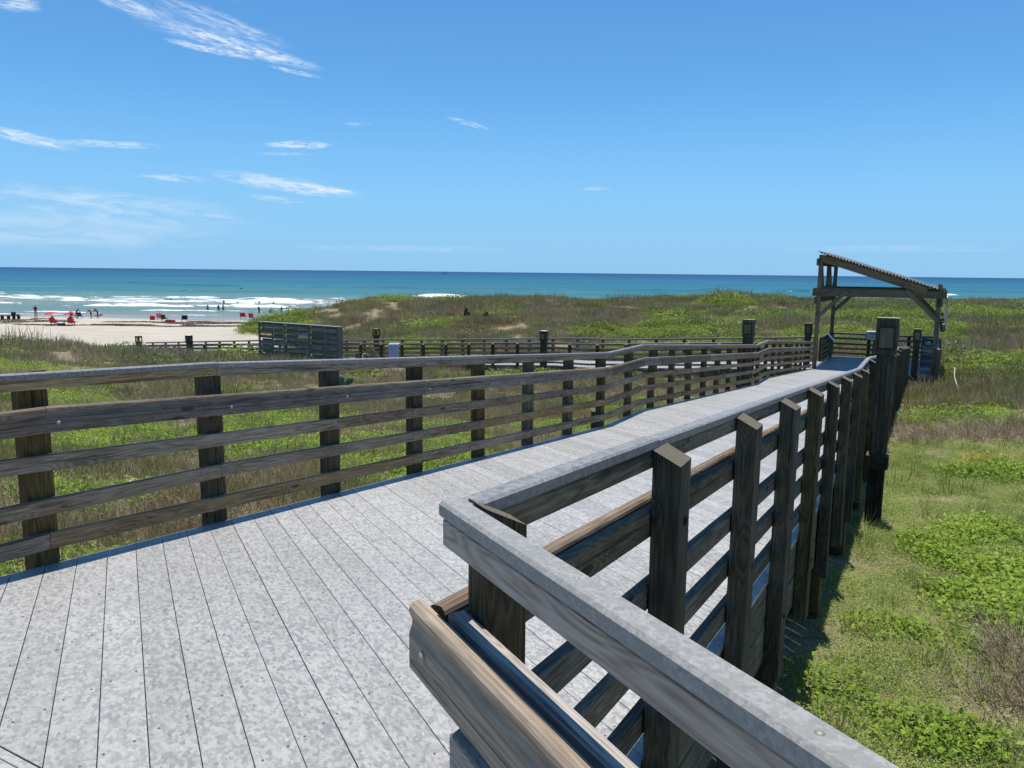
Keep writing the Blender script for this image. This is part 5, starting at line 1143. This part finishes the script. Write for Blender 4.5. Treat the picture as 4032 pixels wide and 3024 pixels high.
def plants_near():
    # left side, within some 22 m
    p, r = cand(46000, -16, 9, 3, 23, 201); s, n = sn_of(p)
    k = in_view(p) & off_deck(p, .02) & (n < LE); p = p[k]; d = np.hypot(p[:, 0], p[:, 1]); u = r.uniform(size=len(p))
    dens = np.clip(1.15-d/24, .16, 1); k = u < dens; p = p[k]; d = d[k]; L = len(p); w = r.uniform(size=L)
    g1 = fbm(p[:, 0], p[:, 1], 2.6, 3, 7); g2 = fbm(p[:, 0], p[:, 1], 1.5, 3, 8)
    high = np.clip((d-9)/8, 0, 1)
    vine = ((g1 > .55) & (w < .75)) | (np.maximum.reduce([blob(p, (-4.9, 10.9), 1.1, .6), blob(p, (-4.9, 8.2), .9, .6), blob(p, (-6.7, 11.2), 1.0, .5), blob(p, (-2.7, 15.5), 2.0, .8), blob(p, (-1.4, 13.2), 1.2, .6)]) > .45)*(w < .8)
    vine = vine.astype(bool); bare = (g2 > .70)
    dry = (~vine) & (w < .30+.40*high+.55*np.clip((fbm(p[:, 0], p[:, 1], 3.1, 3, 12)-.5)*6, 0, 1)); tw = (~vine) & (~dry) & (w > .94-.1*np.clip((g2-.5)*6, 0, 1))
    gr = ~(vine | dry | tw)
    sc = 1+.05*d*.35
    for nm, lab, pr, msk, sz in (('vine_leaves', 'bright green creeping leaves beyond the left railing', PV, vine & ~bare, 1.15), ('dry_grass', 'tan dry grass tufts beyond the left railing', PD, dry & ~bare, 1.0), ('green_grass', 'green grass tufts beyond the left railing', PG, gr & ~bare, 1.05), ('dead_twigs', 'bleached dead twigs in the grass beyond the left railing', PT, tw, 1.2)):
        q = p[msk]; scatter(nm, lab, pr, q, sz*sc[msk]*r.uniform(.7, 1.25, len(q)), seed=3)
    # right side
    p, r = cand(60000, .2, 24, 1.5, 26, 202); s, n = sn_of(p)
    k = in_view(p) & off_deck(p, -.05) & (n > RE+.05); p = p[k]; s, n = sn_of(p); d = np.hypot(p[:, 0], p[:, 1]); u = r.uniform(size=len(p))
    dens = np.clip(1.15-d/22, .14, 1); k = u < dens; p = p[k]; d = d[k]; n = n[k]; s = s[k]; L = len(p); w = r.uniform(size=L)
    vb = np.maximum.reduce([blob(p, (5.9, 8.6), 1.4, 1.1, .3), blob(p, (4.9, 6.9), .9, .75), blob(p, (11.6, 20.0), 2.2, 1.3, .3), blob(p, (2.85, 4.75), .32, .22), blob(p, (2.25, 5.2), .2, .2), blob(p, (9.3, 13.3), 1.6, .8), blob(p, (4.6, 5.4), .2), blob(p, (3.3, 6.4), .14), blob(p, (3.75, 6.1), .14), blob(p, (13.0, 13.5), 2, 1)])
    tb = np.maximum.reduce([blob(p, (11.2, 17.2), 1.3, .9), blob(p, (9.2, 17.6), .5, .5), blob(p, (3.95, 5.15), .5, .3), blob(p, (4.4, 6.0), .35, .35), blob(p, (8.6, 16.5), .8, .4)])
    sb = np.maximum.reduce([blob(p, (9.6, 18.2), 1.6, .5), blob(p, (4.3, 8.3), .6, .2), blob(p, (6.6, 11.6), .7, .25), blob(p, (3.35, 5.05), .45, .12), blob(p, (2.6, 6.3), .22, .3), blob(p, (13.2, 23.5), 1.1, .6), blob(p, (4.9, 9.6), .3, .12)])
    e = .9*(fbm(p[:, 0], p[:, 1], .8, 4, 9, .6)-.5)
    vine = vb+e > .56; tw = (~vine) & (tb+e > .55); sand = (~vine) & (sb+e > .52); rest = ~(vine | tw | sand)
    fine = rest & ((n < 3.4+1.5*(fbm(p[:, 0], p[:, 1], 3, 2, 10)-.5)) & (s < 20)); rest2 = rest & ~fine
    tall = rest2 & (w < .42); green = rest2 & ~tall
    hole = vine & (fbm(p[:, 0], p[:, 1], .35, 2, 44) > .56); vine &= ~hole; carpet = (fine & (w < .93)) | hole; tuf = fine & (w >= .93)
    sc = 1+.03*d
    for nm, lab, pr, msk, sz in (('vine_leaves', 'bright green broad leaves in patches right of the ramp', PV, vine, 1.2), ('dead_twigs', 'heaps of bleached dead twigs right of the ramp', PT, tw & (w < .55), 1.15), ('ground_cover', 'fine grey green carpet of small leaves right of the ramp', PC, carpet & (w < .85), 1.0),
                                 ('green_grass', 'green grass tufts right of the ramp', PG, (tuf & (w > .955)) | green, .95), ('dry_grass', 'dry grass tufts right of the ramp', PD, tall, 1.05)):
        q = p[msk]; scatter(nm, lab, pr, q, sz*sc[msk]*r.uniform(.7, 1.25, len(q)), seed=4)
    lit = fine & (w < .09); q = p[lit]; scatter('dead_twigs', 'scattered dry litter in the carpet right of the ramp', PT, q, .55, tilt=.3, seed=12)
    q = p[(vine) & (w < .05) & (d < 10)]; scatter('small_shrub', 'upright leafy sprigs among the creepers', PV, q, 1.6, seed=9)
    # orange flowers
    fp, r2 = cand(400, 7.5, 11.5, 12, 17, 203); fp = fp[blob(fp, (9.5, 14.4), .9, .5) > .45]
    FL = [proto('flower_head', (leaves(9, .03, .12, .022, 150, .1, .5, .8),), ('flower_orange',))]
    scatter('orange_flowers', 'small orange flowers in the green at the right edge', FL, fp, 1.6, seed=5)
plants_near()
def plants_far():
    p, r = cand(88000, -75, 100, 18, 99, 301); z = ground_h(p[:, 0], p[:, 1]); b = beachness(p[:, 0], p[:, 1], z)
    s, n = sn_of(p); d = np.hypot(p[:, 0], p[:, 1])
    k = in_view(p, .06) & off_deck(p, .1, .25) & (b < .5) & (r.uniform(size=len(p)) < np.where(d < 40, 1.0, .78)); p = p[k]; z = z[k]; d = d[k]; b = b[k]; s = s[k]; n = n[k]
    k = ~((s > 29.5) & (s < 31.5) & (n < -6) & (n > -21) & (r.uniform(size=len(p)) < .5)) ; p, z, d, b, s, n = (q[k] for q in (p, z, d, b, s, n))
    L = len(p); w = r.uniform(size=L)
    g = fbm(p[:, 0], p[:, 1]*1.4, 6.5, 4, 21); g2 = fbm(p[:, 0], p[:, 1], 3.0, 3, 22); g3 = fbm(p[:, 0], p[:, 1]*1.3, 14, 3, 23)
    right = np.clip((p[:, 0]-10)/25, 0, 1)
    bp = np.maximum.reduce([blob(p, (13.5, 44), 5.5, 2.2), blob(p, (-23.5, 70.5), 3.6, 5), blob(p, (-20.5, 67), 3.5, 3), blob(p, (8, 42), 3, 1.5), blob(p, (-3, 44), 5, 1.4), blob(p, (36, 60), 9, 4), blob(p, (-12, 77), 2.4, 1.5), blob(p, (40, 45), 9, 4)])
    green = (g+.035*right+.10*(fbm(p[:, 0], p[:, 1], 1.6, 2, 33)-.5)-.10*(w-.4) > .628) | (bp+.9*(g2-.5)-.5*(w-.5) > .56)
    toe = (blob(p, (-25, 61.5), 4.5, 3, .2)+.5*(g2-.5) > .5) & (w < .9)
    green &= ~toe
    sand = toe | ((g2 > .675) | (fbm(p[:, 0], p[:, 1], 5, 3, 29) > .69)) & ~green
    shrub = (~green) & (g3 > .52) & (w < .13+.12*right)
    mead = (~green) & (~shrub) & (w > .84-.18*right)
    dead = (~green) & (~shrub) & (~mead) & ((w*7.3) % 1 > .76); stalk = (~green) & (~shrub) & (~mead) & (~dead) & ((w*5.1) % 1 > .86)
    brush = ~(green | shrub | mead | dead | stalk)
    sc = .8+.012*np.clip(d, 20, 60)
    sc *= np.where(d < 30, .72, 1)
    for nm, lab, pr, msk, sz in (('green_scrub', 'bright green leafy scrub in patches on the dunes', FG, green, 1.0), ('dune_shrubs', 'darker green low shrubs on the dunes', FS, shrub, 1.0), ('meadow_grass', 'green dune grass on the slopes', FY, mead, 1.0),
                                 ('dead_brush', 'grey dead brush on the dunes', FW, dead, .95), ('dry_stalks', 'tall dry stalks along the dune crests', FT, stalk, .9), ('brown_brush', 'brown olive brush covering the dunes', FB, brush, 1.0)):
        q = p[msk & ~sand]; big = np.where(r.uniform(size=len(q)) < .035, 1.75, 1.0); scatter(nm, lab, pr, q, big*sz*sc[msk & ~sand]*np.clip(r.lognormal(-.06, .26, len(q)), .5, 1.6)*(.72+.62*fbm(q[:, 0], q[:, 1], 2.2, 2, 61)), seed=6, sink=.04)
plants_far()
def wrack():
    r = np.random.default_rng(5); P_ = []; S_ = []
    for yc, sl, x0, x1, n, thk in ((90.5, .02, -62, -24, 800, .5), (94.0, -.01, -100, -30, 1000, .7), (98.0, .05, -75, -34, 700, .8), (102, .02, -90, -36, 600, .8), (106.5, .0, -110, -40, 330, .6), (100, .14, -58, -36, 550, .5)):
        x = r.uniform(x0, x1, n); q = fbm(x, x*0+yc, 9, 3, int(yc)); k = q > .5; x = x[k]; y = yc+sl*(x+55)+3.2*(fbm(x, x*0, 13, 3, int(yc)+3)-.5)*2+r.normal(0, thk*.5, len(x)); P_.append(np.c_[x, y]); S_.append(r.uniform(.5, 1.3, len(x)))
    Q = np.concatenate(P_); S = np.concatenate(S_)
    V, F, A = leaves(70, .42, .07, .16, 160, .5, .18, .55); V2, F2, A2 = twigs(6, .4, .08, .01, 161)
    V = [Vector((v[0]*1.7, v[1]*.7, v[2])) for v in V]
    W = [proto('weed_heap', ((V, F, A), (V2, F2, A2)), ('seaweed', 'seaweed'))]
    o = scatter('seaweed_line', 'dark lines of washed up seaweed along the beach', W, Q, S, tilt=.05, seed=8)
    for a in (o.data.attributes['rot'],):
        n = len(Q); arr = np.zeros(n*3, np.float32); a.data.foreach_get('vector', arr); arr = arr.reshape(-1, 3); arr[:, 2] = r.normal(0, .25, n); a.data.foreach_set('vector', arr.ravel())
wrack()
for o in list(bpy.data.objects):
    if o.name.endswith('_source'): o['kind'] = 'helper'
